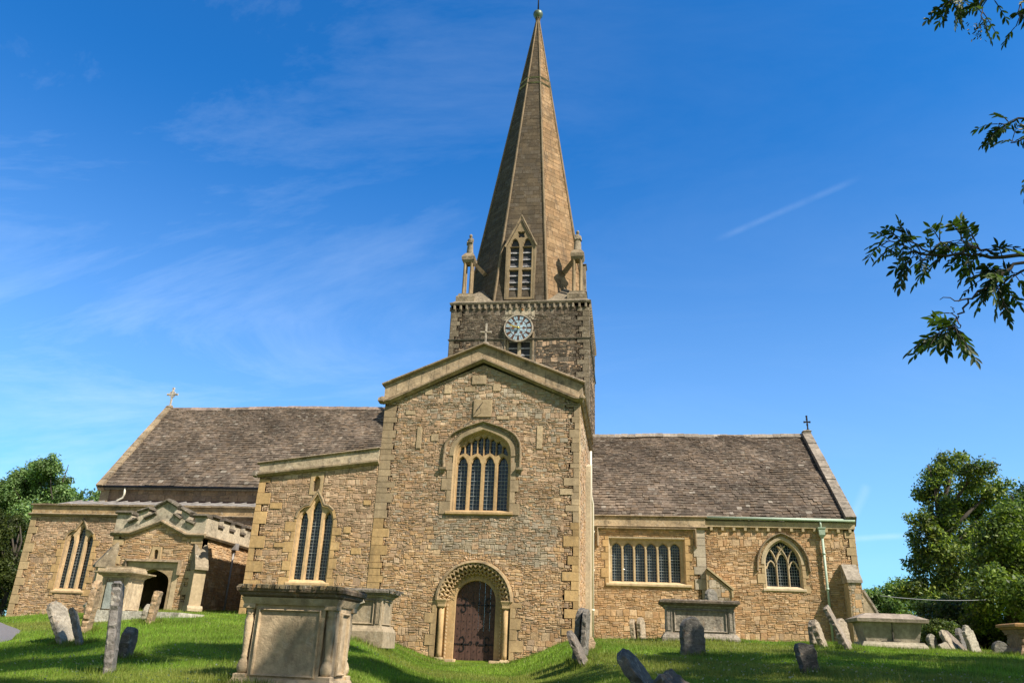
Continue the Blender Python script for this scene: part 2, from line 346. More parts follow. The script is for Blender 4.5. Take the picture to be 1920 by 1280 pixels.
def arch_pts(u0, u1, vs, rise, n=10, kind='pointed'):
    """head of an opening, from right spring over to the left spring"""
    w = u1 - u0; c = (u0 + u1) / 2; pts = []
    if kind == 'round':
        return [(c + w / 2 * math.cos(math.pi * i / (2 * n)), vs + rise * math.sin(math.pi * i / (2 * n))) for i in range(2 * n + 1)]
    if kind == 'four':                         # depressed, steep at the springing, nearly straight to the apex
        for i in range(n + 1):
            t = i / n; a = (1 - t) ** 2; b_ = 3.6 * t * (1 - t); d = t * t; q_ = a + b_ + d; a /= q_; b_ /= q_; d /= q_
            pts.append((u1 * a + (u1 - .012 * w) * b_ + c * d, vs * a + (vs + rise * .64) * b_ + (vs + rise) * d))
    else:
        r = (rise ** 2 + (w / 2) ** 2) / w     # centre on the spring line
        a1 = math.asin(min(1, rise / r))
        for i in range(n + 1): a = a1 * i / n; pts.append((u1 - r + r * math.cos(a), vs + r * math.sin(a)))
        if rise < w / 2: pts = [(u1 + (c - u1) * i / n, vs + rise * math.sin(math.pi / 2 * i / n)) for i in range(n + 1)]
    pts[-1] = (c, vs + rise)
    return pts + [(2 * c - a, b) for a, b in reversed(pts[:-1])]
def opening(u0, u1, v0, vs, rise, kind='pointed', n=10):
    return [(u0, v0), (u1, v0)] + arch_pts(u0, u1, vs, rise, n, kind)
def grow(poly, d):
    P = np.array(poly, float); n = len(P); o = []
    area = sum(P[i][0] * P[(i + 1) % n][1] - P[(i + 1) % n][0] * P[i][1] for i in range(n)); sg = 1 if area > 0 else -1
    for i in range(n):
        a = P[i] - P[i - 1]; b = P[(i + 1) % n] - P[i]
        if np.linalg.norm(a) < 1e-6: a = b
        if np.linalg.norm(b) < 1e-6: b = a
        a /= np.linalg.norm(a); b /= np.linalg.norm(b); na = np.array([a[1], -a[0]]) * sg; nb = np.array([b[1], -b[0]]) * sg; m = na + nb; m /= (np.linalg.norm(m) + 1e-9)
        o.append(tuple(P[i] + m * d / max(.5, m @ na)))
    return o
def rect(a0, a1, b0, b1): return [(a0, b0), (a1, b0), (a1, b1), (a0, b1)]
def quoin_rects(edge, side, v0, v1, rng, lo=(.16, .26), hi=(.34, .52), h=(.24, .42)):
    """alternating long and short blocks; side=+1 grows to larger u"""
    out = []; v = v0; k = rng.integers(2)
    while v < v1 - .05:
        hh = min(rng.uniform(*h), v1 - v); L = rng.uniform(*(hi if k % 2 else lo)); out.append((edge, edge + L, v, v + hh) if side > 0 else (edge - L, edge, v, v + hh)); v += hh; k += 1
    return out
def blocks(mb, rects, fr, rng, w=(.028, .04), tonefn=None, j=.004):
    for a0, a1, b0, b1 in rects: mb.box(a0 + j, a1 - j, b0 + j, b1 - j, -.02, rng.uniform(*w), tonefn(a0, b0, rng) if tonefn else None, .005, fr)
def rpoly(rs): return [rect(*r) for r in rs]
def jt(col, j=.12):
    c = np.array(col); return lambda u, v, rng: tuple(c * rng.uniform(1 - j, 1 + j))
# ------------------------------------------------------------------ the church
CH = thing('church', (-5.75, 37, 0.8), 'old rubble stone parish church with a tall octagonal spire, clock and arched south door', 'church')
rs = np.random.default_rng(11)

def window(fr, op, lights, sill, leads=(3, .14), depth=.24, hood=None, hood_d=.1, plate_tone=OCHRE, name='window', grow2=.028, stain=False, louvre=False, extra=None, sill_w=.06):
    """op: opening outline; lights: outlines cut through the tracery plate"""
    ti = jt(plate_tone, .05)(0, 0, rs)
    mb = MB(ti, fr); mb.prism(grow(op, -.001), -depth, -depth + .09, [l for l in lights])
    mb.prism(grow(op, -.002), -depth + .092, -depth + .15, [grow(l, grow2) for l in lights], back=False)
    root = mb.build(name, 'dressed', CH)
    g = MB((.1, .1, .1), fr); b = bbox(op); g.prism(grow(op, .02 if not louvre else -.02), -depth - .06, -depth - .03); g.build('glass' if not louvre else 'dark_void', 'glass' if not louvre else 'shadow_wood', root)
    c = MB((.5, .5, .5), fr)
    if not louvre:
        for l in lights:
            lb = bbox(l); nvt = max(1, int(round((lb[1] - lb[0]) / (leads[1] * .82)))) - 1
            if lb[3] - lb[2] < .25: nvt = 0
            for k in range(nvt):
                u = lb[0] + (lb[1] - lb[0]) * (k + 1) / (nvt + 1); vt = lb[3]
                while vt > lb[2] and not inside(l, u, vt - .01): vt -= .03
                vb = lb[2]
                while vb < vt and not inside(l, u, vb + .01): vb += .03
                c.box(u - .006, u + .006, vb, vt, -depth - .028, -depth - .014)
            v = lb[2] + leads[1] * .8; k = 0
            while v < lb[3] - .05:
                ul, ur = lb[0], lb[1]
                while ul < ur and not inside(l, ul + .004, v): ul += .015
                while ur > ul and not inside(l, ur - .004, v): ur -= .015
                hh = .010 if k % 4 == 3 else .006
                c.box(ul, ur, v - hh, v + hh, -depth - .027, -depth - .010 + (.01 if k % 4 == 3 else 0)); v += leads[1]; k += 1
        if c.v: c.build('leading', 'came', root)
    else:
        lv = MB((.2, .2, .2), fr); le = MB((.5, .5, .5), fr)
        for l in lights:
            lb = bbox(l)
            if lb[3] - lb[2] < .5: continue
            nb = int((lb[3] - lb[2]) / .4)
            for k in range(nb):
                v = lb[2] + .1 + k * (lb[3] - lb[2]) / nb
                lv.add([fr.p(lb[0], v, -depth + .05), fr.p(lb[1], v, -depth + .05), fr.p(lb[1], v + .22, -depth - .029), fr.p(lb[0], v + .22, -depth - .029),
                        fr.p(lb[0], v - .03, -depth + .05), fr.p(lb[1], v - .03, -depth + .05), fr.p(lb[1], v + .19, -depth - .029), fr.p(lb[0], v + .19, -depth - .029)], [(0, 1, 2, 3), (7, 6, 5, 4), (0, 4, 5, 1)])
                us = np.linspace(lb[0], lb[1], 7); 
                for q in range(6): le.box(us[q], us[q + 1], v - .035 + rs.uniform(-.012, .008), v + .03 + rs.uniform(-.01, .015), -depth + .051, -depth + .062)
        lv.build('louvre', 'shadow_wood', root); le.build('louvre_edge', 'louvre_edge', root)
    if sill:
        s0, s1, sv = sill; m = MB(jt(plate_tone, .05)(0, 0, rs), fr)
        m.prism([(-depth + .14, sv + .10), (sill_w, sv - .01), (sill_w, sv - .09), (.0, sv - .13), (-depth, sv - .13), (-depth, sv + .1)], s0, s1, fr=Fr(fr.O, fr.W, fr.V, fr.U)); m.build('sill', 'dressed', root)
    if hood is not None:
        h = MB(jt(GREYST, .05)(0, 0, rs), fr); h.sweep(hood, [(-.02, 0.0), (-.02, .03), (-.06, hood_d * .75), (-.06, hood_d), (-.10, hood_d), (-.125, .02), (-.125, 0.0)]); h.build('hood_mould', 'coping', root)
    if extra: extra(root)
    return root
def light(u0, u1, v0, vtop, rise=None, kind='pointed', cusp=True, n=6):
    wd = u1 - u0; rise = rise or wd * .62; pts = arch_pts(u0, u1, vtop - rise, rise, n, kind)
    if cusp:
        c = (u0 + u1) / 2; q = []
        for i, (a, b_) in enumerate(pts):
            t = (i - (len(pts) - 1) / 2) / ((len(pts) - 1) / 2); k = 1 - .20 * max(0, 1 - abs(abs(t) - .62) / .16); q.append((c + (a - c) * k, vtop - rise + (b_ - vtop + rise) * (k * .2 + .8)))
        pts = q
    return [(u0, v0), (u1, v0)] + pts

# ---- south transept --------------------------------------------------------
XL, XR = -9.82, -1.76; XC = -5.75; F = south(30.0)
door_op = [(-6.42, -.3), (-4.86, -.3)] + arch_pts(-6.42, -4.86, 2.12, .76, 10, 'round')
main_op = opening(-6.78, -4.45, 5.42, 7.6, 1.1, 'four', 12)
wall_out = [(XL, -.6), (XR, -.6), (XR, 9.75), (XC, 11.45), (XL, 9.75)]
door_big = [(-7.02, -.3), (-4.26, -.3)] + arch_pts(-7.02, -4.26, 2.12, 1.38, 12, 'round')
mb = MB(MORT_B, F); mb.prism(wall_out, -.7, 0, [door_big, main_op])
qr = quoin_rects(XR, -1, .1, 9.7, rs, (.18, .3), (.3, .62), (.2, .44)) + quoin_rects(XL, 1, .1, 9.7, rs, (.40, .5), (.5, .72), (.2, .4))
odd = [(-8.15, -7.85, 10.15, 10.42), (-7.35, -7.05, 10.2, 10.6), (-6.5, -6.05, 10.28, 10.5), (-5.3, -5.0, 10.3, 10.62), (-6.2, -5.6, 10.6, 11.0), (-8.35, -8.15, 7.9, 8.8), (-7.75, -7.45, 8.2, 8.5), (-3.45, -3.22, 7.9, 8.85), (-2.5, -2.0, 6.1, 6.35), (-8.9, -8.5, 9.3, 9.5), (-5.1, -4.6, 9.1, 9.25)]
jamb = quoin_rects(-6.78, -1, 5.3, 7.35, rs, (.18, .28), (.3, .46), (.3, .5)) + quoin_rects(-4.45, 1, 5.3, 7.35, rs, (.18, .28), (.3, .42), (.3, .5))
djamb = quoin_rects(-7.02, -1, -.2, 2.1, rs, (.16, .28), (.34, .52), (.28, .42)) + quoin_rects(-4.26, 1, -.2, 2.1, rs, (.16, .28), (.34, .56), (.28, .42))
dial = (-6.08, -5.30, 9.2, 9.95)
def tpal(u, v, rng):
    g = pick(GOLD); br = pick(BROWN); gy = pick(GREY)
    n = math.sin(u * .9 + 1) * .5 + math.sin(v * 1.3 + u * .4) * .5
    if v > 8.8 + n * .5: return (br if rng.random() < .5 else gy)(u, v, rng)
    if 3.6 + n * .4 < v < 5.6 and -7.4 < u < -2.6: return (gy if rng.random() < .65 else br)(u, v, rng)
    if v > 5.2 + n: return (br if rng.random() < .7 else gy if rng.random() < .5 else g)(u, v, rng)
    if v > 3.6 + n * .6: return (br if rng.random() < .5 else g)(u, v, rng)
    return (g if rng.random() < .85 else br)(u, v, rng)
ex = rpoly(qr + odd + jamb + djamb + [dial]) + [grow(door_big, .1), grow(main_op, .17)]
rw = MB(MORT_B, F)
masonry(mb, F, wall_out, ex, rs, (.12, .21), (.10, .32), (.008, .028), .006, tpal, jit=.016)
blocks(mb, odd, F, rs, (.035, .05), lambda u, v, r: tuple(np.array((.42, .33, .215)) * r.uniform(.8, 1.2)))
TW = mb.build('transept_wall', 'rubble', CH)
def qt(u, v, rng): c = np.array(OCHRE if v < 5 else (.40, .31, .20)) * (1.0 if v < 7 else .85) * rng.uniform(.72, 1.15); return tuple(c)
m = MB(fr=F); blocks(m, qr, F, rs, (.02, .035), qt, .002); m.build('quoins', 'dressed', TW)
m = MB(fr=F); blocks(m, jamb, F, rs, (.03, .04), jt((.40, .31, .20), .12)); m.sweep(arch_pts(-6.78, -4.45, 7.6, 1.1, 12, 'four'), [(0, -.02), (0, .03), (-.17, .03), (-.17, -.02)], tone=(.38, .30, .19)); m.build('window_surround', 'dressed', TW)
# main window : chamfered reveal, four lights, panel tracery
L4 = []
u0, u1 = -6.64, -4.59; lw = .40; gap = ((u1 - u0) - 4 * lw) / 3
us = [u0 + k * (lw + gap) for k in range(4)]
for a in us: L4.append(light(a, a + lw, 5.5, 7.62, .36))
arch_in = grow(main_op, -.13)
for k in range(8):
    a = u0 + .01 + k * (u1 - u0) / 8 + .02; b_ = a + (u1 - u0) / 8 - .06
    if k == 7: b_ -= .01
    def top(x):
        v = 8.7
        while v > 7 and not inside(arch_in, x, v): v -= .02
        return v
    base = 7.72 if k % 2 else 7.72; ll = 7.60
    c0 = us[k // 2] + lw / 2
    va = 7.68 if (k % 2 == 0) else 7.78; vb = 7.78 if (k % 2 == 0) else 7.68
    ta, tb = top(a) - .05, top(b_) - .05; tm = min((ta + tb) / 2 + .02, top((a + b_) / 2) - .05)
    if min(ta, tb) > max(va, vb) + .06: L4.append([(a, va), (b_, vb), (b_, tb - .1), ((a + b_) / 2, tm), (a, ta - .1)])
hood = [(-4.17, 7.12), (-4.15, 7.5)] + [(a, b_ + .0) for a, b_ in arch_pts(-7.08, -4.15, 7.75, 1.18, 12, 'four')][1:-1] + [(-7.08, 7.5), (-7.06, 7.12)]
def hx(root):
    for u in (-4.08, -7.15):
        h = MB(GREYST, F); h.stack(u, 29.93, .11, .07, [(6.92, -.05), (7.0, -.02), (7.04, .02), (7.13, .03)]); h.build('hood_stop', 'coping', root)
    r = MB(CREAM, F); r.sweep([(main_op[i][0], main_op[i][1]) for i in range(1, len(main_op))] + [main_op[0]], [(0, .028), (.0, -.25), (.11, -.25), (.09, -.13), (.05, -.13), (.04, -.02)]); r.build('reveal_moulding', 'dressed', root)
window(F, main_op, L4, (-6.95, -4.3, 5.40), (3, .15), .36, hood, .13, (.50, .355, .19), extra=hx, sill_w=.1)
# sundial
m = MB((.40, .31, .195), F); m.box(dial[0] + .01, dial[1] - .01, dial[2], dial[3], -.02, .07, taper=.01); sdl = m.build('sundial', 'dressed', CH)
m = MB((.1, .1, .1)); a = np.array([-5.69, 29.93, 9.82]); b_ = np.array([-5.86, 29.42, 9.30]); m.tube([a, b_], .012, 5); m.tube([(a + b_) / 2, (-5.74, 29.93, 9.38)], .008, 5); m.build('gnomon', 'iron', sdl)
# gable parapet: lower string, blocking course, coping
rk = [(XL - .02, 10.0), (XC, 11.72), (XR + .12, 10.0)]
def gable_band(o0, o1, w0, w1, tn, name, mat, nblk=0):
    m = MB(tn, F)
    m.prism([(XL - .06, 9.95 + o0), (XC, 11.72 + o0), (XR + .12, 9.95 + o0), (XR + .12, 9.95 + o1), (XC, 11.72 + o1), (XL - .06, 9.95 + o1)], w0, w1); return m.build(name, mat, CH)
TP = gable_band(-.02, .60, -.55, .06, (.42, .33, .22), 'transept_parapet', 'coping')
m = MB(GREYST, F); m.sweep([(XL - .10, 9.86), (XL + .25, 9.92), (XC, 11.68), (XR - .2, 9.96), (XR + .16, 9.90)], [(-.10, -.02), (-.13, .10), (-.04, .26), (.02, .26), (.06, .07), (.06, -.02)]); m.build('string_course', 'coping', TP)
m = MB(GREYST, F); m.sweep([(XL - .16, 10.57), (XC, 12.33), (XR + .22, 10.57)], [(-.04, -.6), (-.04, .10), (.0, .22), (.05, .22), (.10, .12), (.12, -.6)]); m.build('coping', 'coping', TP)
# joints of the blocking course and lead behind
m = MB((.1, .085, .06), F)
for k in range(1, 8):
    for s_ in (-1, 1):
        u = XC + s_ * k * .52; v = 11.72 - abs(u - XC) * .4355; m.box(u - .006, u + .006, v + .02, v + .55, .04, .063)
m.build('masonry_joints', 'dressed', TP)
m = MB((.4, .36, .3), Fr((XC, 30.1, 12.42), (1, 0, 0), (0, 0, 1), (0, -1, 0)))
for a in ((-.04, .04, 0, .92), (-.2, .2, .52, .59), ): m.box(*a, -.04, .04, taper=.01)
m.box(-.12, .12, -.1, .12, -.12, .12, taper=.05)
for (u, v) in ((-.2, .555), (.2, .555), (0, .92)): m.box(u - .04, u + .04, v - .045, v + .05, -.035, .035, taper=.012)
m.build('gable_cross', 'coping', CH)
# gargoyle-like kneeler heads at the parapet ends
def carved(p, r, tn, par, name='carved_head', mat='coping'):
    m = MB(tn); rr_ = np.random.default_rng(int(abs(p[0]) * 100)); 
    m.lathe(p[0], p[1], [(.02, p[2] - r), (r * .6, p[2] - r * .8), (r, p[2] - r * .1), (r * .95, p[2] + r * .4), (r * .5, p[2] + r * .85), (.03, p[2] + r)], 8)
    m.box(p[0] - r * .5, p[0] + r * .5, p[1] - r * 1.6, p[1], p[2] - r * .6, p[2] + r * .3, fr=level(0), taper=r * .1)
    m.xform(lambda q: q + rr_.uniform(-.12, .12, 3) * r); return m.build(name, mat, par)
carved((XL - .1, 29.85, 9.9), .17, GREYST, CH); carved((XR + .12, 29.85, 9.98), .12, GREYST, CH)
# transept side walls and low roof
E = east(XR); eo = [(30.0, -.5), (39.6, -.5), (39.6, 9.95), (30.0, 9.95)]
m = MB(MORT_B, E); m.prism(eo, -.6, 0)
qe = quoin_rects(30.0, 1, .5, 9.8, rs, (.3, .5), (.6, 1.1), (.3, .5)); masonry(m, E, eo, rpoly(qe), rs, pal=tpal)
sw = m.build('transept_side_wall', 'rubble', CH)
m = MB(fr=E); blocks(m, qe, E, rs, (.02, .03), jt(CREAM, .1)); m.build('quoins', 'dressed', sw)
m = MB((.46, .37, .24), E); m.prism([(30.0, 9.9), (39.6, 9.9), (39.6, 10.5), (30.0, 10.5)], -.5, .05); m.sweep([(29.96, 9.92), (39.6, 9.92)], [(-.10, 0), (-.1, .1), (0, .2), (.06, .06), (.06, 0)], tone=GREYST); m.sweep([(30.02, 10.5), (39.6, 10.5)], [(0, -.5), (0, .16), (.06, .2), (.1, .1), (.1, -.5)], tone=GREYST); m.build('side_parapet', 'coping', CH)
m = MB(MORT_B, west(XL)); m.prism([(30.0, -.5), (39.6, -.5), (39.6, 10.5), (30.0, 10.5)], -.6, 0); m.build('transept_side_wall', 'rubble', CH)
m = MB((.5, .5, .5)); m.add([(XL, 30.5, 10.0), (XC, 30.5, 11.7), (XC, 39.6, 11.7), (XL, 39.6, 10.0), (XR, 30.5, 10.0), (XR, 39.6, 10.0)], [(0, 1, 2, 3), (1, 4, 5, 2)]); m.build('transept_roof', 'lead', CH)
# stepped stair flank and projecting corbel on the east side (seen as a sliver)
m = MB(CREAM); m.box(XR, XR + .34, 34.6, 36.6, 5.9, 9.4, fr=level(0), taper=0); m.fr = None; 
m = MB((.5, .43, .31)); 
m.prism([(34.8, -.3), (36.95, -.3), (36.95, 8.9), (34.8, 8.3)], 0, .22, fr=E); m.build('stair_projection', 'dressed', CH)

# ---- Norman doorway --------------------------------------------------------
cx, sp = -5.64, 2.12
def ring(r, n=16): return [(cx + r * math.cos(math.pi * i / (2 * n)), sp + r * math.sin(math.pi * i / (2 * n))) for i in range(2 * n + 1)]
def jpath(r, vb=-.1): return [(cx + r, vb)] + ring(r) + [(cx - r, vb)]
dw = MB(OCHRE, F)
dw.sweep(jpath(1.38), [(-.10, .02), (0.0, .03), (.0, -.20), (.02, -.5), (-.02, -.5)], tone=(.50, .35, .18))
dw.sweep(jpath(1.20), [(-.20, -.22), (-.2, -.16), (.02, -.16), (.02, -.55), (-.2, -.55)], tone=(.46, .32, .16))
dw.sweep(jpath(.94), [(-.15, -.33), (.17, -.33), (.17, -.62), (-.15, -.62)], tone=(.50, .35, .18))
dw.prism([(cx - 1.42, -.3), (cx + 1.42, -.3)] + [(cx + 1.42 * math.cos(a), sp + 1.42 * math.sin(a)) for a in np.linspace(0, math.pi, 30)], -.68, -.40, [door_op], tone=(.50, .38, .22)); DW = dw.build('doorway', 'dressed', CH)
# chevron orders
def chevron(r0, amp, nz, prof_w, thick, tn, name):
    m = MB(tn, F); pts = []
    for i in range(nz * 2 + 1):
        a = math.pi * i / (nz * 2); r = r0 + (amp if i % 2 else -amp); pts.append((cx + r * math.cos(a), sp + r * math.sin(a)))
    m.sweep(pts, [(-thick, prof_w - .06), (-thick * .4, prof_w + .02), (thick * .4, prof_w + .02), (thick, prof_w - .06), (thick, -.2), (-thick, -.2)]); return m.build(name, 'dressed', DW)
chevron(1.30, .055, 22, .06, .05, (.42, .31, .18), 'chevron_order'); chevron(1.15, .05, 20, -.05, .045, (.44, .32, .18), 'chevron_order'); chevron(1.02, .035, 24, -.15, .03, (.46, .33, .19), 'chevron_order')
m = MB((.36, .27, .165), F); m.sweep(ring(1.40, 20), [(-.07, 0), (-.06, .10), (.02, .13), (.05, .09), (.05, 0)]); m.build('outer_hood', 'coping', DW)
m = MB((.50, .38, .22), F)          # diaper marks on the inner band
for i in range(16):
    a = math.pi * (i + .5) / 16
    for da, dr in ((-.06, .06), (.06, -.06)):
        p0 = (cx + .81 * math.cos(a + da), sp + .81 * math.sin(a + da)); p1 = (cx + 1.0 * math.cos(a - da), sp + 1.0 * math.sin(a - da)); m.sweep([p0, p1], [(-.012, -.34), (-.012, -.315), (.012, -.315), (.012, -.34)])
m.build('carved_band', 'dressed', DW)
for s_ in (-1, 1):
    x = cx + s_ * 1.22; y = 30.02; m = MB((.50, .35, .18)); m.lathe(x, y + .06, [(.11, .12), (.105, .3), (.10, 1.0), (.105, 1.9)], 14); sh = m.build('shaft', 'dressed', DW)
    m = MB((.46, .34, .19)); m.stack(x, y + .06, .10, .10, [(1.86, .0), (1.9, .04), (1.98, .04), (2.05, .06), (2.12, .09), (2.16, .09)]); m.build('capital', 'dressed', sh)
    m = MB((.56, .44, .28)); m.stack(x, y + .08, .17, .15, [(-.2, .05), (.06, .05), (.08, 0), (.14, -.03)]); m.build('shaft_base', 'dressed', sh)
    xx = cx + s_ * 1.02; m = MB((.53, .40, .24))     # billet strip beside the inner jamb
    for k in range(15): m.box(xx - .03, xx + .03, .12 + k * .128, .20 + k * .128, -.17, -.10, taper=.012, fr=F)
    m.build('carved_jamb', 'dressed', DW)
    m = MB((.55, .42, .26)); m.box(cx + s_ * .98 - .34 if s_ < 0 else cx + .66, cx + s_ * .66 if s_ < 0 else cx + .98 + .34, -.25, .1, -.55, .04, taper=.01, fr=F)
    m.build('plinth_block', 'dressed', DW)
m = MB(fr=F); blocks(m, djamb, F, rs, (.025, .04), jt((.46, .33, .18), .12)); m.build('jamb_stones', 'dressed', TW)
m = MB((.34, .30, .24), F); m.box(-7.1, -4.2, -.32, -.012, -.75, .32); m.build('threshold', 'coping', DW)
# door leaf
dl = MB((.5, .5, .5), F); dop = [(-6.42, -.02), (-4.86, -.02)] + arch_pts(-6.42, -4.86, 2.12, .76, 10, 'round')
def chord(u): 
    d = .78 ** 2 - (u - cx) ** 2; return 2.12 + math.sqrt(max(0, d))
ub = np.linspace(-6.40, -4.88, 8)
for k in range(7):
    a, b_ = ub[k] + .006, ub[k + 1] - .006; dl.prism([(a, -.02), (b_, -.02), (b_, chord(b_)), ((a + b_) / 2, chord((a + b_) / 2)), (a, chord(a))], -.56, -.50 + rs.uniform(0, .008))
DL = dl.build('door', 'oak', CH)
h = MB((.1, .1, .1), F)
def scroll(c0, c1, r, a0, turns, sg):
    pts = []
    for i in range(26): t = i / 25; a = a0 + sg * turns * 2 * math.pi * t; q = r * (1 - .75 * t); pts.append((c0 + q * math.cos(a), c1 + q * math.sin(a)))
    h.sweep(pts, [(-.02, -.498), (-.02, -.475), (.02, -.475), (.02, -.498)])
for v in (.62, 2.0):
    for s_, ue in ((1, -6.4), (-1, -4.88)):
        h.sweep([(ue, v), (ue + s_ * .58, v)], [(-.022, -.498), (-.022, -.475), (.022, -.475), (.022, -.498)])
        scroll(ue + s_ * .26, v + .16, .16, -math.pi / 2, .8, s_); scroll(ue + s_ * .26, v - .16, .16, math.pi / 2, .8, -s_); scroll(ue + s_ * .62, v + .06, .07, -math.pi / 2, .8, s_)
h.build('iron_hinges', 'iron', DL)
h = MB((.1, .1, .1), F)
for v in np.arange(.12, 2.7, .26):
    for k in range(7):
        u = (ub[k] + ub[k + 1]) / 2
        if v < chord(u) - .05: h.box(u - .014, u + .014, v - .014, v + .014, -.50, -.48)
h.build('door_studs', 'iron', DL)

# ---- west chapel with lean-to gable ----------------------------------------
CX0 = -14.82; lan_op = [(-12.98, 2.62), (-11.46, 2.62), (-11.46, 5.05), (-11.55, 5.32), (-11.75, 5.48), (-11.98, 5.52), (-12.1, 5.78), (-12.24, 6.0), (-12.38, 5.78), (-12.5, 5.52), (-12.72, 5.48), (-12.9, 5.32), (-12.98, 5.05)]
co = [(CX0, .2), (XL, .2), (XL, 7.45), (CX0, 6.8)]
niche = opening(-12.5, -12.2, 6.12, 6.55, .2)
m = MB(MORT_B, F); m.prism(co, -.6, 0, [lan_op, niche])
cq = quoin_rects(CX0, 1, .3, 6.6, rs, (.24, .4), (.45, .72), (.28, .5)); lj = quoin_rects(-12.98, -1, 2.4, 5.0, rs, (.1, .2), (.3, .5), (.24, .42)) + quoin_rects(-11.46, 1, 2.4, 5.0, rs, (.1, .22), (.3, .5), (.24, .42)); nj = [(-12.62, -12.08, 5.98, 6.86)]
od2 = [(-14.2, -13.7, 5.4, 5.65), (-10.6, -10.2, 3.7, 3.95), (-13.8, -13.3, 3.9, 4.08), (-11.0, -10.7, 4.5, 4.75), (-10.3, -10.0, 5.6, 5.8)]
def cpal(u, v, rng): return (pick(BROWN) if v > 4.6 or rng.random() < .3 else pick(GOLD))(u, v, rng)
masonry(m, F, co, rpoly(cq + lj + nj + od2) + [grow(lan_op, .1)], rs, pal=cpal, band=(.14, .23), wid=(.12, .36))
CW = m.build('chapel_wall', 'rubble', CH)
m = MB(fr=F); blocks(m, cq, F, rs, (.03, .05), jt(OCHRE, .12)); m.build('quoins', 'dressed', CW)
m = MB(fr=F); blocks(m, lj + od2, F, rs, (.03, .045), jt(OCHRE, .1)); m.sweep(lan_op[2:], [(0, -.02), (0, .03), (-.1, .03), (-.1, -.02)], tone=OCHRE); m.build('window_surround', 'dressed', CW)
m = MB(CREAM, F); m.prism(rect(-12.62, -12.08, 5.98, 6.86), -.02, .035, [niche]); m.sweep(niche[1:], [(0, .03), (0, -.2), (.03, -.2), (.03, -.0)], tone=OCHRE); m.box(-12.55, -12.1, 6.05, 6.75, -.24, -.2); m.build('niche', 'dressed', CW)
def lancet3(c, base, side_top, mid_top, hw=(.155, .185), gap=.16):
    ls = [light(c - hw[1], c + hw[1], base, mid_top, .5, cusp=True)]
    for s_ in (-1, 1): m_ = c + s_ * (hw[1] + gap + hw[0]); ls.append(light(m_ - hw[0], m_ + hw[0], base, side_top, .36, cusp=True))
    return ls
def ogee_hood(op, tn=CREAM):
    def f(root): h_ = MB(tn, south(0)); return None
    return f
window(F, lan_op, lancet3(-12.22, 2.72, 5.32, 5.80), (-13.1, -11.34, 2.60), (3, .13), .22, [(a, b_) for a, b_ in grow(lan_op, .0)[3:]], .05, (.60, .43, .24))
cp = MB((.46, .39, .28), F); cp.prism([(CX0 - .06, 6.78), (XL - .02, 7.36), (XL - .02, 7.86), (CX0 - .06, 7.24)], -.5, .06); CP = cp.build('chapel_parapet', 'coping', CH)
m = MB(GREYST, F); m.sweep([(CX0 - .1, 6.76), (XL, 7.34)], [(-.12, 0), (-.1, .1), (-.02, .2), (.05, .2), (.08, .06), (.08, 0)]); m.build('string_course', 'coping', CP)
m = MB(GREYST, F); m.sweep([(CX0 - .16, 7.2), (XL, 7.86)], [(0, -.6), (0, .12), (.04, .15), (.08, .1), (.09, -.6)]); m.build('coping', 'coping', CP)
carved((CX0 - .15, 29.9, 6.78), .15, (.2, .18, .15), CH)
m = MB((.5, .5, .5)); m.add([(CX0, 30.4, 7.0), (XL, 30.4, 7.6), (XL, 38.9, 7.6), (CX0, 38.9, 7.0)], [(0, 1, 2, 3)]); m.build('chapel_roof', 'lead', CH)
m = MB(MORT_B, west(CX0)); m.prism(rect(30.0, 36.2, 0, 7.15), -.5, 0); masonry(m, west(CX0), rect(30.4, 36.2, .4, 7.1), [], rs, pal=cpal); m.build('chapel_side_wall', 'rubble', CH)

# ---- nave ------------------------------------------------------------------
NX0, NX1 = -28.3, -9.55; EY, EZ, RY, RZ = 38.75, 7.95, 43.5, 13.72
def slope_frame(EY, EZ, RY, RZ):
    d = np.array([0, RY - EY, RZ - EZ], float); L = np.linalg.norm(d); d /= L; return Fr((0, EY, EZ), (1, 0, 0), d, (0, -d[2], d[1])), L
def slates(fr, L, u0f, u1, rng, expo=(.24, .12), pal=None, ov=1.5):
    mb = MB(fr=fr); s = -.04; mb.box(u0f, u1, -.1, L, -.2, -.075, (.16, .15, .13))
    while s < L - .03:
        t = s / L; e = expo[0] + (expo[1] - expo[0]) * max(0, t); u = u0f - rng.uniform(0, .2)
        while u < u1:
            wd = rng.uniform(.15, .36) * (1.05 - .35 * t); a, b_ = max(u, u0f), min(u + wd, u1)
            if b_ - a > .03:
                ds = rng.uniform(-.022, .022) + .012 * math.sin(u * 1.3 + s); sg_ = .03 * math.sin(u * .7 + s * .5) + .022 * math.sin(u * 1.7 - s) + .012 * math.sin(u * 4.1 + s * 2); h0 = sg_ + rng.uniform(.03, .058); h1 = sg_ + rng.uniform(.004, .012); tl = rng.uniform(-.008, .008); s1 = min(s + e * ov, L); g = .003
                P = [fr.p(a + g, s + ds, h0 + tl), fr.p(b_ - g, s + ds + rng.uniform(-.008, .008), h0 - tl), fr.p(b_ - g, s1, h1), fr.p(a + g, s1, h1), fr.p(a + g, s + ds, h0 - .024), fr.p(b_ - g, s + ds, h0 - .024), fr.p(b_ - g, s1, h1 - .02), fr.p(a + g, s1, h1 - .02)]
                mb.add(P, [(0, 1, 2, 3), (4, 5, 1, 0), (5, 6, 2, 1), (4, 0, 3, 7)], pal(u, s, rng))
            u += wd
        s += e
    return mb
SL = [tuple(np.array(c) * (.62, .56, .50)) for c in ((.20, .18, .16), (.24, .21, .18), (.17, .15, .13), (.27, .24, .21), (.215, .18, .145), (.15, .135, .12), (.23, .205, .185))]
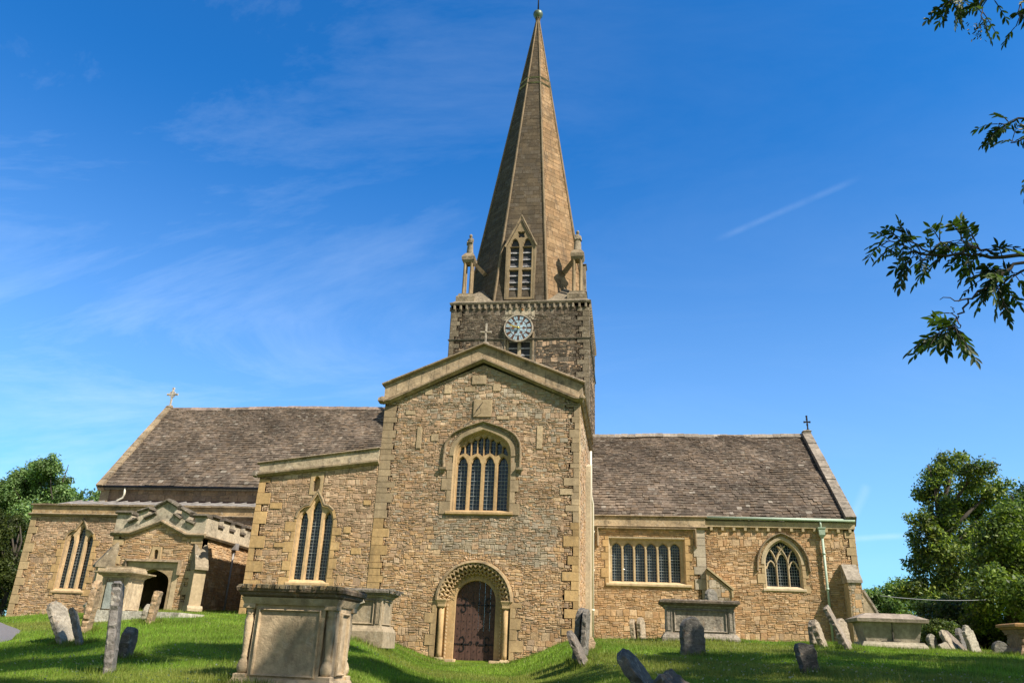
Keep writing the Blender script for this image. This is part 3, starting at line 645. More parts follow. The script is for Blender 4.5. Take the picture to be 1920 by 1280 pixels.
def slpal(u, s, rng):
    if rng.random() < .015: return (.26, .235, .20)
    c = np.array(pick(SL, .07)(u, s, rng)) * (1 + .16 * math.sin(u * .6 + 2 * math.sin(s * .8)) + .12 * math.sin(u * 1.9 + s * 2.3))
    if rng.random() < .03: c = c * (.7, .7, .68)
    return tuple(c)
fr_n, Ln = slope_frame(EY, EZ, RY, RZ)
m = slates(fr_n, Ln, NX0 + .25, NX1, rs, (.25, .12), slpal); NR = m.build('nave_roof', 'slate', CH)
m = MB((.24, .21, .18)); m.box(NX0, NX1, RY, RY + .02, RZ - .3, RZ, fr=level(0)); m.add([(NX0, RY, RZ), (NX1, RY, RZ), (NX1, 48.3, 7.9), (NX0, 48.3, 7.9)], [(0, 1, 2, 3)]); m.build('north_slope', 'slate', NR)
m = MB((.26, .21, .18))
x = NX0 + .3
while x < NX1:
    l = rs.uniform(.35, .5); z = RZ + .035 * math.sin(x * .55) + rs.uniform(-.015, .015); tn = tuple(np.array((.27, .21, .18)) * rs.uniform(.7, 1.3))
    m.prism([(RY - .17, z - .14), (RY, z + .09), (RY + .17, z - .14), (RY + .12, z - .16), (RY, z + .04), (RY - .12, z - .16)], x + .005, x + l - .005, fr=Fr((0, 0, 0), (0, 1, 0), (0, 0, 1), (1, 0, 0)), tone=tn); x += l
m.build('ridge_tiles', 'slate', NR)
def gable_cope(fr, L, u0, u1, ov, rng, h=.16, lo=-.15, tn=GREYST):
    m = MB(tn, fr); s = lo
    while s < L + ov:
        l = min(rng.uniform(.5, .8), L + ov - s); m.box(u0, u1, s + .004, s + l - .004, -.25, h + rng.uniform(-.012, .012), tuple(np.array(tn) * rng.uniform(.8, 1.15)), .012); s += l
    return m
m = gable_cope(fr_n, Ln, NX0 - .12, NX0 + .28, .12, rs); g = m.build('gable_coping', 'coping', CH)
def cross(x, y, z, h, tn, par, mat='coping', celtic=True):
    m = MB(tn, Fr((x, y, z), (1, 0, 0), (0, 0, 1), (0, -1, 0))); m.box(-.13, .13, -.2, .12, -.13, .13, taper=.05)
    m.box(-.05, .05, .1, h, -.05, .05, taper=.01); c = h * .68; a = h * .26; m.box(-a, a, c - .05, c + .05, -.045, .045)
    for q in range(4):
        th = math.pi / 4 + q * math.pi / 2; m.sweep([(.2 * h * .8 * math.cos(th - .75), c + .2 * h * .8 * math.sin(th - .75)), (.2 * h * .8 * math.cos(th), c + .2 * h * .8 * math.sin(th)), (.2 * h * .8 * math.cos(th + .75), c + .2 * h * .8 * math.sin(th + .75))], [(-.03, -.03), (-.03, .03), (.03, .03), (.03, -.03)])
    for (u, v) in ((-a, c), (a, c), (0, h)): m.box(u - .07, u + .07, v - .07, v + .07, -.05, .05, taper=.02)
    return m.build('ridge_cross', mat, par)
cross(NX0 + .08, RY, RZ + .12, 1.2, (.5, .46, .40), CH)
wg = west(NX0); m = MB(MORT_B, wg); m.prism([(38.95, 6.3), (48.3, 6.3), (48.3, 7.8), (43.5, RZ - .1), (38.95, EZ)], -.5, 0); masonry(m, wg, [(38.95, 6.3), (48.3, 6.3), (48.3, 7.8), (43.5, RZ - .15), (38.95, EZ)], [], rs, pal=pick(BROWN), band=(.3, .45), wid=(.4, .8)); m.build('nave_gable_wall', 'rubble', CH)
F39 = south(39.0); m = MB((.22, .18, .13), F39); m.prism(rect(NX0, NX1, 6.4, 7.95), -.4, 0); masonry(m, F39, rect(NX0, NX1, 7.0, 7.9), [], rs, pal=pick([(.26, .18, .12), (.3, .21, .14), (.22, .16, .12)]), band=(.2, .28), wid=(.3, .6)); m.build('clerestory_wall', 'rubble', CH)
m = MB((.2, .16, .12)); m.box(NX0, NX1, 38.97, 39.0, 7.1, 7.2, fr=level(0)); m.box(NX0 - .05, NX1, 38.72, 39.0, 7.86, 7.93, fr=level(0)); m.build('eaves_board', 'oak', CH)
m = MB((.1, .1, .1)); m.tube([(NX0, 38.66, 7.88), (NX1, 38.66, 7.84)], .065, 8); g = m.build('nave_gutter', 'iron', CH)
px = -26.72; m = MB((.6, .6, .55)); m.tube([(px, 38.7, 7.82), (px, 38.72, 7.5), (px - .1, 38.8, 7.3), (px - .28, 38.6, 7.1)], .055, 8); m.build('swan_neck_pipe', 'cream_paint', CH)
AX0, AX1, AY = -29.62, CX0, 36.0; FA = south(AY)
aop = [(-27.45, 2.32), (-25.93, 2.32), (-25.93, 4.72), (-26.02, 4.95), (-26.25, 5.12), (-26.45, 5.16), (-26.57, 5.38), (-26.72, 5.60), (-26.87, 5.38), (-26.99, 5.16), (-27.2, 5.12), (-27.38, 4.95), (-27.45, 4.72)]
ao = rect(AX0, AX1, .2, 6.0); m = MB(MORT_B, FA); m.prism(ao, -.6, 0, [aop])
aq = quoin_rects(AX0, 1, .5, 5.9, rs, (.28, .4), (.45, .62), (.28, .5)); aj = quoin_rects(-27.45, -1, 2.1, 4.7, rs, (.14, .22), (.3, .5), (.24, .42)) + quoin_rects(-25.93, 1, 2.1, 4.7, rs, (.12, .22), (.3, .45), (.24, .42))
masonry(m, FA, ao, rpoly(aq + aj) + [grow(aop, .1), rect(-21.6, -17.8, .2, 5.4)], rs, pal=cpal, band=(.14, .23), wid=(.14, .38)); AW = m.build('aisle_wall', 'rubble', CH)
m = MB(fr=FA); blocks(m, aq, FA, rs, (.03, .045), jt(CREAM, .1)); m.build('quoins', 'dressed', AW)
m = MB(fr=FA); blocks(m, aj, FA, rs, (.03, .045), jt(OCHRE, .1)); m.sweep(aop[2:], [(0, -.02), (0, .03), (-.1, .03), (-.1, -.02)], tone=OCHRE); m.build('window_surround', 'dressed', AW)
window(FA, aop, lancet3(-26.69, 2.45, 4.95, 5.40), (-27.55, -25.83, 2.32), (3, .14), .22, grow(aop, .0)[3:], .06, (.60, .44, .26))
m = MB((.40, .29, .16), FA); m.prism(rect(AX0 - .03, AX1, 5.95, 6.36), -.4, .05); AP = m.build('aisle_parapet', 'coping', CH)
m = MB(GREYST, FA); m.sweep([(AX0 - .12, 5.94), (AX1, 5.94)], [(-.1, 0), (-.08, .12), (0, .2), (.06, .06), (.06, 0)]); m.build('string_course', 'coping', AP)
m = MB(fr=FA); x = AX0 - .1
while x < AX1: l = rs.uniform(.5, .9); m.box(x + .004, min(x + l, AX1) - .004, 6.36, 6.46 + rs.uniform(-.01, .01), -.5, .16, tuple(np.array(GREYST) * rs.uniform(.75, 1.15)), .01); x += l
m.build('coping', 'coping', AP)
m = MB((.5, .5, .5)); m.add([(AX0, 36.3, 6.35), (AX1, 36.3, 6.35), (AX1, 39.0, 7.12), (AX0, 39.0, 7.12), (AX0, 36.3, 6), (AX0, 39.0, 6)], [(0, 1, 2, 3), (4, 0, 3, 5)])
fa, La = slope_frame(36.3, 6.36, 39.0, 7.13)
for k in range(22): u = AX0 + .3 + k * .68; m.box(u - .03, u + .03, 0, La, 0, .055, fr=fa)
m.build('aisle_roof', 'lead', CH)
m = MB((.30, .29, .28), fa); x = AX0
while x < AX1: l = rs.uniform(.5, .8); m.box(x + .01, x + l, -.05, .28, .03, .07 + rs.uniform(0, .03), tuple(np.array((.36, .35, .34)) * rs.uniform(.7, 1.2))); x += l
m.build('verge_stones', 'coping', CH)
m = MB(MORT_B, west(AX0)); m.prism([(36.0, .2), (49, .2), (49, 6.2), (39.0, 7.1), (36.0, 6.3)], -.5, 0); m.build('aisle_end_wall', 'rubble', CH)
m = MB((.5, .38, .22)); m.stack(AX0 + .12, 35.9, .2, .2, [(.5, .12), (.86, .12), (.93, 0)]); m.build('corner_plinth', 'dressed', CH)

# ---- south porch -----------------------------------------------------------
PX0, PX1, PY = -21.78, -17.66, 31.5; FP = south(PY)
pop = opening(-20.45, -18.86, 1.2, 2.46, .62, 'four'); po = [(PX0, .8), (PX1, .8), (PX1, 4.5), (-18.4, 4.5), (-19.65, 5.0), (-20.95, 4.5), (PX0, 4.5)]
pn = opening(-19.76, -19.56, 3.48, 3.74, .13, 'round')
lab = rect(-20.9, -18.5, 1.1, 3.42); m = MB(MORT_G, FP); m.prism(po, -.5, 0, [pop, pn])
pq = quoin_rects(PX0, 1, 1.0, 4.4, rs, (.2, .3), (.4, .55)) + quoin_rects(PX1, -1, 1.0, 4.4, rs, (.2, .3), (.4, .55)); pnr = (-19.93, -19.40, 3.42, 3.98)
masonry(m, FP, po, rpoly(pq + [pnr]) + [lab], rs, pal=pick(GOLD + BROWN[:2]), band=(.14, .22), wid=(.2, .5), split=True); PW = m.build('porch_wall', 'rubble', CH)
m = MB(fr=FP); blocks(m, pq, FP, rs, (.03, .045), jt(CREAM, .1)); m.build('quoins', 'dressed', PW)
m = MB(CREAM, FP); m.prism([(pnr[0], pnr[2]), (pnr[1], pnr[2]), (pnr[1] - .08, pnr[3]), (pnr[0] + .08, pnr[3])], -.02, .045, [pn]); m.box(-19.8, -19.52, 3.4, 3.95, -.26, -.2, (.3, .25, .18)); m.build('niche', 'dressed', PW)
m = MB((.52, .41, .26), FP); m.prism(rect(-20.9, -18.5, 1.1, 3.40), -.12, .02, [rect(-20.62, -18.72, 1.0, 3.12)]); m.prism(rect(-20.62, -18.72, 1.12, 3.12), -.3, -.13, [pop]); PD = m.build('porch_doorway', 'dressed', CH)
m = MB(GREYST, FP); m.sweep([(-18.50, 2.85), (-18.50, 3.36), (-20.88, 3.36), (-20.88, 2.85)], [(-.10, 0), (-.09, .12), (0, .17), (.03, .05), (.03, 0)]); m.build('label_mould', 'coping', PD)
m = MB((.5, .40, .26), FP); m.sweep(pop[1:] + [pop[0]], [(0, -.12), (.0, -.10), (-.07, -.10), (-.07, -.14)]); m.build('arch_moulding', 'dressed', PD)
pp = [(PX0 - .02, 4.5), (-21.0, 4.5), (-19.65, 5.02), (-18.42, 4.5), (PX1 + .02, 4.5), (PX1 + .02, 5.26), (-18.18, 5.26), (-18.18, 4.92), (-18.5, 5.03), (-18.46, 5.36), (-18.83, 5.54), (-18.85, 5.14), (-19.12, 5.30), (-19.08, 5.64), (-19.55, 5.88), (-20.02, 5.62), (-20.02, 5.32), (-20.42, 5.13), (-20.36, 5.54), (-20.80, 5.40), (-20.82, 5.08), (-21.12, 4.96), (-21.14, 5.34), (PX0 - .02, 5.34)]
m = MB((.46, .41, .32), FP); m.prism(pp, -.35, .05); PP = m.build('porch_parapet', 'coping', CH)
m = MB(GREYST, FP); m.sweep([(PX0 - .1, 4.48), (-21.0, 4.48), (-19.65, 5.0), (-18.42, 4.46), (PX1 + .1, 4.46)], [(-.09, 0), (-.06, .12), (.02, .18), (.07, .16), (.1, .05), (.1, 0)]); m.build('string_course', 'coping', PP)
m = MB(GREYST, FP)
for a, b_ in (((-21.14, 5.34), (PX0 - .02, 5.34)), ((-20.36, 5.54), (-20.80, 5.40)), ((-19.08, 5.64), (-19.55, 5.88)), ((-19.55, 5.88), (-20.02, 5.62)), ((-18.46, 5.36), (-18.83, 5.54)), ((PX1 + .02, 5.26), (-18.18, 5.26)), ((-18.18, 4.92), (-18.5, 5.03)), ((-18.85, 5.14), (-19.12, 5.30)), ((-20.02, 5.32), (-20.42, 5.13)), ((-20.82, 5.08), (-21.12, 4.96))):
    a_, b2 = np.array(a), np.array(b_); d = (b2 - a_) / np.linalg.norm(b2 - a_) * .05; m.sweep([a_ - d, b2 + d] if a_[0] > b2[0] else [b2 + d, a_ - d], [(.03, -.4), (.03, .13), (-.03, .19), (-.09, .16), (-.12, .05), (-.12, -.4)], tone=(.13, .115, .09))
m.build('merlon_caps', 'coping', PP)
FE = east(PX1); m = MB(MORT_G, FE); m.prism(rect(31.0 + .5, 36.0, .8, 4.5), -.5, 0); masonry(m, FE, rect(31.9, 36.0, .9, 4.4), [], rs, pal=pick(GOLD), band=(.17, .26)); m.build('porch_side_wall', 'rubble', CH)
FW = west(PX0); m = MB(MORT_G, FW); m.prism(rect(31.5, 36.0, .8, 4.5), -.5, 0); m.build('porch_side_wall', 'rubble', CH)
for X_, fx in ((PX1, FE), (PX0, FW)):
    o = [(31.5, 4.45), (36.0, 4.45), (36.0, 5.0)]; y = 36.0
    for k in range(4): y -= .42; o += [(y, 5.0)]; o += [(y, 5.34)]; y -= .62; o += [(y, 5.34), (y, 5.0)]
    o = o[:-1] + [(31.5, 5.34)]; m = MB((.52, .46, .35), fx); m.prism(o, -.3, .045); p_ = m.build('side_parapet', 'coping', CH)
    m = MB(GREYST, fx); m.sweep([(31.4, 4.44), (36.0, 4.44)], [(-.08, 0), (-.06, .12), (.02, .17), (.08, .05), (.08, 0)])
    y = 36.0
    for k in range(4): m.box(y - .44, y + .02, 4.96, 5.06, -.35, .12, (.14, .12, .1)); m.box(y - .43, y - .40, 4.96, 5.33, -.32, .06, (.2, .17, .13)); y -= .42; m.box(max(y - .64, 31.45), y + .02, 5.31, 5.42, -.35, .14, (.14, .12, .1)); y -= .62
    m.build('merlon_caps', 'coping', p_)
def diag_buttress(x, y, sg):
    a = sg * math.pi / 4; fr = Fr((x, y, 0), (math.cos(a), math.sin(a), 0), (0, 0, 1), (sg * math.sin(math.pi / 4), -math.cos(math.pi / 4), 0))
    if sg < 0: fr = Fr((x, y, 0), (math.cos(math.pi / 4), -math.sin(math.pi / 4), 0), (0, 0, 1), (-math.sin(math.pi / 4), -math.cos(math.pi / 4), 0))
    s2 = Fr(fr.O, fr.W, fr.V, fr.U); m = MB((.42, .34, .22)); m.prism([(-.2, .9), (.62, .9), (.62, 1.55), (.52, 1.62), (.52, 3.12), (-.2, 3.12)], -.24, .24, fr=s2); bt = m.build('buttress', 'dressed', CH)
    m = MB((.26, .22, .16)); m.prism([(.66, 3.06), (.66, 3.16), (.0, 4.12), (-.2, 4.12), (-.2, 3.06)], -.27, .27, fr=s2); m.build('buttress_cap', 'coping', bt); m = MB((.42, .35, .24)); m.prism([(-.2, 1.45), (.68, 1.45), (.68, 1.56), (.6, 1.66), (-.2, 1.66)], -.3, .3, fr=s2); m.build('buttress_plinth', 'dressed', bt)
diag_buttress(PX1 - .1, PY + .1, 1); diag_buttress(PX0 + .1, PY + .1, -1)
m = MB((.5, .5, .5)); m.add([(PX0, 31.8, 4.9), (-19.7, 31.8, 5.1), (-19.7, 36, 5.1), (PX0, 36, 4.9), (PX1, 31.8, 4.9), (PX1, 36, 4.9)], [(0, 1, 2, 3), (1, 4, 5, 2)]); m.build('porch_roof', 'lead', CH)
m = MB((.2, .19, .17)); m.box(PX0 + .1, PX1 - .1, 31.6, 36.0, .9, 1.32, fr=level(0)); m.build('porch_floor', 'coping', CH)
m = MB((.1, .1, .1)); m.box(-20.4, -18.9, 35.85, 35.95, 1.3, 3.4, fr=level(0)); m.build('inner_door', 'oak', CH)
m = MB((.1, .1, .1)); m.tube([(PX1 + .06, 34.2, 4.3), (PX1 + .06, 34.2, 1.0)], .045, 8); m.box(PX1, PX1 + .2, 34.05, 34.35, 4.2, 4.5, fr=level(0)); m.build('side_pipe', 'lead', CH)

# ---- chancel ---------------------------------------------------------------
VX1, VY = 3.53, 36.7; FV = south(VY); BX1, BY = 10.05, 37.0; FB = south(BY)
sop = rect(-.78, 2.62, 3.45, 5.42); vo = rect(-1.76, VX1, .3, 5.95); m = MB(MORT_G, FV); m.prism(vo, -.6, 0, [sop])
vq = quoin_rects(VX1, -1, 3.9, 5.9, rs, (.3, .42), (.5, .56), (.3, .5)) + quoin_rects(VX1, -1, .3, 3.9, rs, (.2, .3), (.4, .6), (.3, .5)); vj = quoin_rects(-.78, -1, 3.3, 5.5, rs, (.14, .2), (.26, .4)) + quoin_rects(2.62, 1, 3.3, 5.5, rs, (.14, .2), (.26, .4)) + [(-1.76, -1.5, .3, 5.8)]
masonry(m, FV, vo, rpoly(vq + vj) + [grow(sop, .06)], rs, pal=pick(GOLD), band=(.13, .22), wid=(.14, .4)); VW = m.build('vestry_wall', 'rubble', CH)
m = MB(fr=FV); blocks(m, vq, FV, rs, (.03, .05), jt((.42, .37, .29), .1)); m.build('quoins', 'dressed', VW)
m = MB(fr=FV); blocks(m, vj, FV, rs, (.03, .04), jt(OCHRE, .08)); m.sweep([(2.62, 3.45), (2.62, 5.42), (-.78, 5.42), (-.78, 3.45)], [(0, -.02), (0, .025), (-.06, .025), (-.06, -.02)], tone=(.42, .36, .25)); m.build('window_surround', 'dressed', VW)
L6 = []; a0 = -.64
for k in range(6): L6.append(light(a0 + k * .525, a0 + k * .525 + .41, 3.55, 5.22, .27, 'pointed', cusp=False))
def reveal6(root):
    r = MB((.50, .40, .26), FV); r.sweep([(2.62, 3.45), (2.62, 5.42), (-.78, 5.42), (-.78, 3.45)], [(0, .02), (0, -.3), (.06, -.3), (.05, -.12), (.02, -.1)]); r.build('reveal_moulding', 'dressed', root)
window(FV, sop, L6, (-.9, 2.85, 3.43), (3, .125), .3, [(3.04, 5.05), (3.04, 5.78), (-1.2, 5.78), (-1.2, 5.05)], .18, (.50, .40, .25), extra=reveal6, grow2=.03, sill_w=.1)
m = MB((.40, .32, .21), FV); m.prism(rect(-1.76, VX1 + .04, 5.95, 6.38), -.4, .05); VP = m.build('vestry_parapet', 'coping', CH)
m = MB(GREYST, FV); m.sweep([(-1.76, 5.93), (VX1 + .12, 5.93)], [(-.08, 0), (-.06, .12), (.01, .18), (.06, .05), (.06, 0)]); m.build('string_course', 'coping', VP)
m = MB(GREYST, FV); m.sweep([(-1.76, 6.38), (VX1 + .12, 6.38)], [(0, -.45), (0, .1), (.03, .14), (.07, .1), (.09, -.45)]); m.build('coping', 'coping', VP)
m = MB(MORT_G, east(VX1)); m.prism(rect(36.7, 37.2, .3, 6.3), -.4, 0); m.build('vestry_side', 'dressed', CH)
bt = MB((.46, .36, .22)); bt.prism([(VX1 - .05, .3), (4.5, .3), (4.5, 3.28), (VX1 - .05, 4.12)], -.5, 0, fr=south(36.45)); masonry(bt, south(36.45), [(VX1, .3), (4.48, .3), (4.48, 3.22), (VX1, 4.06)], [], rs, pal=pick(GREY + GOLD[:2]), band=(.3, .42), wid=(.4, .8), split=False); B1 = bt.build('raking_buttress', 'rubble', CH)
m = MB((.45, .36, .22)); m.sweep([(VX1 - .02, 4.16), (4.62, 3.26)], [(-.02, -.55), (-.02, .08), (.06, .08), (.06, -.55)], fr=south(36.45)); m.sweep([(4.55, 3.3), (4.55, 2.95)], [(-.04, -.5), (-.04, .06), (.04, .06), (.04, -.5)], fr=south(36.45)); m.build('buttress_cap', 'dressed', B1)
# chancel proper
pw = opening(6.08, 7.66, 3.42, 4.45, 1.08, 'pointed', 12); bo = rect(VX1, BX1, .3, 6.05); m = MB(MORT_G, FB); m.prism(bo, -.6, 0, [pw])
bq = quoin_rects(BX1, -1, .5, 6.0, rs, (.2, .3), (.4, .6)); bj = quoin_rects(6.08, -1, 3.25, 4.4, rs, (.12, .2), (.24, .36)) + quoin_rects(7.66, 1, 3.25, 4.4, rs, (.12, .2), (.24, .36))
masonry(m, FB, bo, rpoly(bq + bj) + [grow(pw, .12)], rs, pal=pick(GOLD), band=(.13, .22), wid=(.14, .4)); BW = m.build('chancel_wall', 'rubble', CH)
m = MB(fr=FB); blocks(m, bq, FB, rs, (.03, .045), jt(CREAM, .1)); m.build('quoins', 'dressed', BW)
m = MB(fr=FB); blocks(m, bj, FB, rs, (.03, .04), jt(CREAM, .08)); m.sweep(pw[2:], [(0, -.02), (0, .03), (-.13, .03), (-.13, -.02)], tone=(.52, .43, .29)); m.build('window_surround', 'dressed', BW)
# reticulated / intersecting tracery built as bars
tr = grow(pw, -.08)
def plate_bars(root):
    b_ = MB((.56, .46, .31), FB); pr = [(-.035, -.25), (-.035, -.17), (-.012, -.10), (.012, -.10), (.035, -.17), (.035, -.25)]
    us_ = (6.16, 6.62, 7.12, 7.58)
    for u in us_[1:3]: b_.sweep([(u, 3.5), (u, 4.5)], pr)
    r = 1.02
    def arcp(uc, v0, r, a0, a1, n=9): return [(uc + r * math.cos(a0 + (a1 - a0) * i / n), v0 + r * math.sin(a0 + (a1 - a0) * i / n)) for i in range(n + 1)]
    for u in (6.62, 7.12):
        for s_ in (1, -1):
            pts = [q for q in arcp(u + s_ * r, 4.45, r, math.pi if s_ > 0 else 0, math.pi - 1.2 if s_ > 0 else 1.2) if inside(tr, *q)]
            if len(pts) > 1: b_.sweep(pts, pr)
    for k in range(3):
        a_, c_ = us_[k], us_[k + 1]; h = light(a_ + .03, c_ - .03, 4.0, 4.62 if k != 1 else 4.95, .34, cusp=True)[2:]
        b_.sweep(h, [(-.025, -.24), (-.025, -.14), (.025, -.14), (.025, -.24)])
    b_.sweep([(6.86, 4.95), (6.78, 5.1), (6.87, 5.3), (6.96, 5.1), (6.87, 4.95)], [(-.02, -.24), (-.02, -.14), (.02, -.14), (.02, -.24)])
    b_.build('tracery', 'dressed', root)
    m = MB((.50, .42, .29), FB); m.sweep(pw[1:] + [pw[0]], [(0, .028), (0, -.25), (.08, -.25), (.07, -.1), (.03, -.09)]); m.build('reveal_moulding', 'dressed', root)
hd = [(7.92, 4.15)] + [(a, b_) for a, b_ in arch_pts(5.86, 7.90, 4.4, 1.32, 12)] + [(5.84, 4.15)]
window(FB, pw, [grow(pw, -.07)], (5.96, 7.78, 3.42), (3, .13), .26, hd, .13, (.54, .45, .31), extra=plate_bars)
m = MB(fr=FB)
m.box(VX1, BX1 + .02, 6.03, 6.32, -.3, .13, (.46, .37, .23)); CT = m.build('corbel_table', 'dressed', CH)
for k in range(13): u = 3.85 + k * .5; m = MB((.42, .34, .21), FB); m.box(u - .07, u + .07, 5.86, 6.035, 0, .12, taper=.015); m.build('corbel', 'dressed', CT)
m = MB((.4, .46, .36)); m.tube([(VX1 + .05, 36.78, 6.42), (BX1 + .02, 36.78, 6.38)], .07, 8); m.build('gutter', 'green_paint', CH)
m = MB((.4, .46, .36)); m.tube([(8.6, 36.8, 6.35), (8.6, 36.8, 6.0)], .045, 8); m.tube([(8.63, 36.86, 5.85), (8.63, 36.88, 1.1)], .055, 10)
m.stack(8.62, 36.82, .12, .09, [(5.62, -.06), (5.7, -.02), (5.74, .0), (5.98, .02), (6.02, .05), (6.06, .05)])
for z in (4.9, 3.4, 2.0): m.lathe(8.63, 36.87, [(.075, z), (.075, z + .09)], 10)
m.build('downpipe', 'green_paint', CH)
m = MB((.7, .65, .5)); m.tube([(-1.58, 36.1, 9.3), (-1.58, 36.1, 7.3), (-1.50, 36.5, 6.9), (-1.50, 36.58, 1.0)], .06, 10)
for z in (5.6, 3.9, 2.2): m.lathe(-1.5, 36.58, [(.08, z), (.08, z + .1)], 10)
m.build('downpipe', 'cream_paint', CH)
CEZ, CRZ = 6.42, 12.0; fr_c, Lc = slope_frame(36.88, CEZ, 43.5, CRZ)
m = slates(fr_c, Lc, -1.78, BX1 - .35, rs, (.26, .13), slpal); CR = m.build('chancel_roof', 'slate', CH)
m = MB((.22, .2, .18)); m.add([(-1.78, 43.5, CRZ), (BX1, 43.5, CRZ), (BX1, 50.1, 6.4), (-1.78, 50.1, 6.4)], [(0, 1, 2, 3)]); m.build('north_slope', 'slate', CR)
m = MB((.42, .40, .36)); x = -1.78
while x < BX1 - .3:
    l = rs.uniform(.35, .45); z = CRZ + .03 * math.sin(x * .8) + rs.uniform(-.015, .015); tn = tuple(np.array((.30, .27, .23)) * rs.uniform(.75, 1.2))
    m.prism([(43.26, z - .12), (43.5, z + .13), (43.74, z - .12), (43.66, z - .16), (43.5, z + .06), (43.34, z - .16)], x + .005, x + l - .005, fr=Fr((0, 0, 0), (0, 1, 0), (0, 0, 1), (1, 0, 0)), tone=tn); x += l
m.build('ridge_tiles', 'slate', CR)
m = gable_cope(fr_c, Lc, BX1 - .38, BX1 + .1, .15, rs, .24, -.12, (.28, .25, .21)); m.build('gable_coping', 'coping', CH)
m = MB((.4, .36, .3)); m.stack(BX1 - .1, 43.5, .2, .2, [(11.9, 0), (12.22, 0), (12.26, .04), (12.32, -.05)]); m.build('finial_base', 'coping', CH)
m = MB((.1, .1, .1), Fr((BX1 - .02, 43.5, 12.3), (1, 0, 0), (0, 0, 1), (0, -1, 0))); m.box(-.035, .035, 0, .85, -.03, .03); m.box(-.17, .17, .48, .55, -.025, .025)
for q in ((-.14, .515), (.14, .515), (0, .68), (0, .36), (0, .84)): m.box(q[0] - .05, q[0] + .05, q[1] - .05, q[1] + .05, -.035, .035, taper=.01)
m.box(-.1, .1, -.02, .1, -.1, .1, taper=.03); m.build('ridge_cross', 'iron', CH)
eg = east(BX1); m = MB(MORT_G, eg); gp = [(37.0, .3), (50.0, .3), (50.0, 6.3), (43.5, CRZ - .1), (37.0, 6.4)]; m.prism(gp, -.5, 0); masonry(m, eg, gp, [], rs, pal=pick(GOLD), band=(.3, .45), wid=(.4, .8)); m.build('chancel_gable_wall', 'rubble', CH)
# end buttresses
bx = Fr((0, 0, 0), (0, 1, 0), (0, 0, 1), (1, 0, 0)); m = MB((.44, .36, .24)); m.prism([(37.0, .3), (36.15, .3), (36.15, 3.72), (37.0, 3.72)], 9.32, 9.86, fr=bx)
masonry(m, south(36.15), rect(9.32, 9.86, .4, 3.7), [], rs, pal=pick(GOLD + GREY), band=(.28, .4), wid=(.36, .7), split=False, prot=(.005, .02)); B2 = m.build('buttress', 'rubble', CH)
m = MB((.32, .29, .24)); m.prism([(36.08, 3.68), (36.08, 3.8), (36.8, 4.5), (37.0, 4.5), (37.0, 3.68)], 9.28, 9.90, fr=bx); m.build('buttress_cap', 'coping', B2)
m = MB((.42, .36, .26)); m.prism([(10.04, .3), (10.72, .3), (10.72, 2.05), (10.45, 2.75), (10.2, 3.4), (10.04, 3.4)], -.7, 0, fr=south(37.0)); B3 = m.build('buttress', 'rubble', CH)
m = MB((.33, .3, .25)); m.sweep([(10.1, 3.46), (10.5, 2.72), (10.78, 1.98)], [(-.02, -.74), (-.02, .04), (.07, .04), (.07, -.74)], fr=south(37.0)); m.build('buttress_cap', 'coping', B3)

# ---- tower and spire -------------------------------------------------------
TX0, TX1, TY0, TY1, TZ = -9.63, -1.83, 39.6, 47.4, 18.7; SC = (-5.73, 43.5)
FT = south(TY0); top_op = rect(-6.40, -4.97, 14.6, 16.75)
def tw(u, v, rng):
    if v > 17.55 and -6.6 < u < -4.9: return pick([(.42, .37, .28), (.38, .34, .27)])(u, v, rng)
    if v < 16.4: return pick(DARK + BROWN[:2])(u, v, rng)
    return pick(DARK)(u, v, rng)
mt = MB(MORT_D)
for fr, o, h in ((FT, rect(TX0, TX1, 9, TZ), [top_op]), (east(TX1), rect(TY0, TY1, 6, TZ), []), (west(TX0), rect(TY0, TY1, 8, TZ), []), (north(TY1), rect(TX0, TX1, 8, TZ), [])):
    mt.prism(o, -.8, 0, h, fr=fr)
    if fr.W[1] < .5:
        q = quoin_rects(o[0][0], 1, 10, TZ - .4, rs, (.25, .4), (.5, .7)) + quoin_rects(o[1][0], -1, 10, TZ - .4, rs, (.25, .4), (.5, .7))
        masonry(mt, fr, rect(o[0][0], o[1][0], 11.0, TZ - .3), rpoly(q) + ([grow(top_op, .2)] if h else []), rs, (.13, .22), (.14, .4), (.006, .028), .009, tw)
        blocks(mt, q, fr, rs, (.02, .03), jt((.19, .16, .115), .18))
TWR = mt.build('tower_wall', 'tower', CH)
for z, hh, ww in ((16.48, .09, .07),):
    m = MB((.2, .185, .16)); m.stack(SC[0], SC[1], 3.9, 3.9, [(z - .05, -.02), (z - .05, .05), (z, .09), (z + .05, -.02)]); m.build('string_course', 'tower', TWR)
m = MB((.22, .19, .14)); m.stack(SC[0], SC[1], 3.9, 3.9, [(TZ - .12, 0), (TZ - .10, .08), (TZ, .12), (TZ + .05, .06), (TZ + .12, -.05), (TZ + .12, -3)]); m.build('tower_cornice', 'tower', TWR)
for k in range(22):
    u = TX0 + .18 + k * (7.8 - .36) / 21
    for fr, c0 in ((FT, 0), (east(TX1), TY0 - TX0), (west(TX0), TY0 - TX0)): m = MB((.24, .205, .15)); m.box(u + c0 - .07, u + c0 + .07, TZ - .42, TZ - .12, 0, .13, taper=.03, fr=fr); m.build('corbel', 'tower', TWR)
# belfry opening behind the clock
window(FT, top_op, [rect(-6.28, -5.79, 14.7, 16.7), rect(-5.59, -5.09, 14.7, 16.7)], None, louvre=True, depth=.3, plate_tone=(.42, .35, .24), name='belfry_opening', hood=[(-4.97, 14.6), (-4.97, 16.75), (-6.40, 16.75), (-6.40, 14.6)], hood_d=.04)
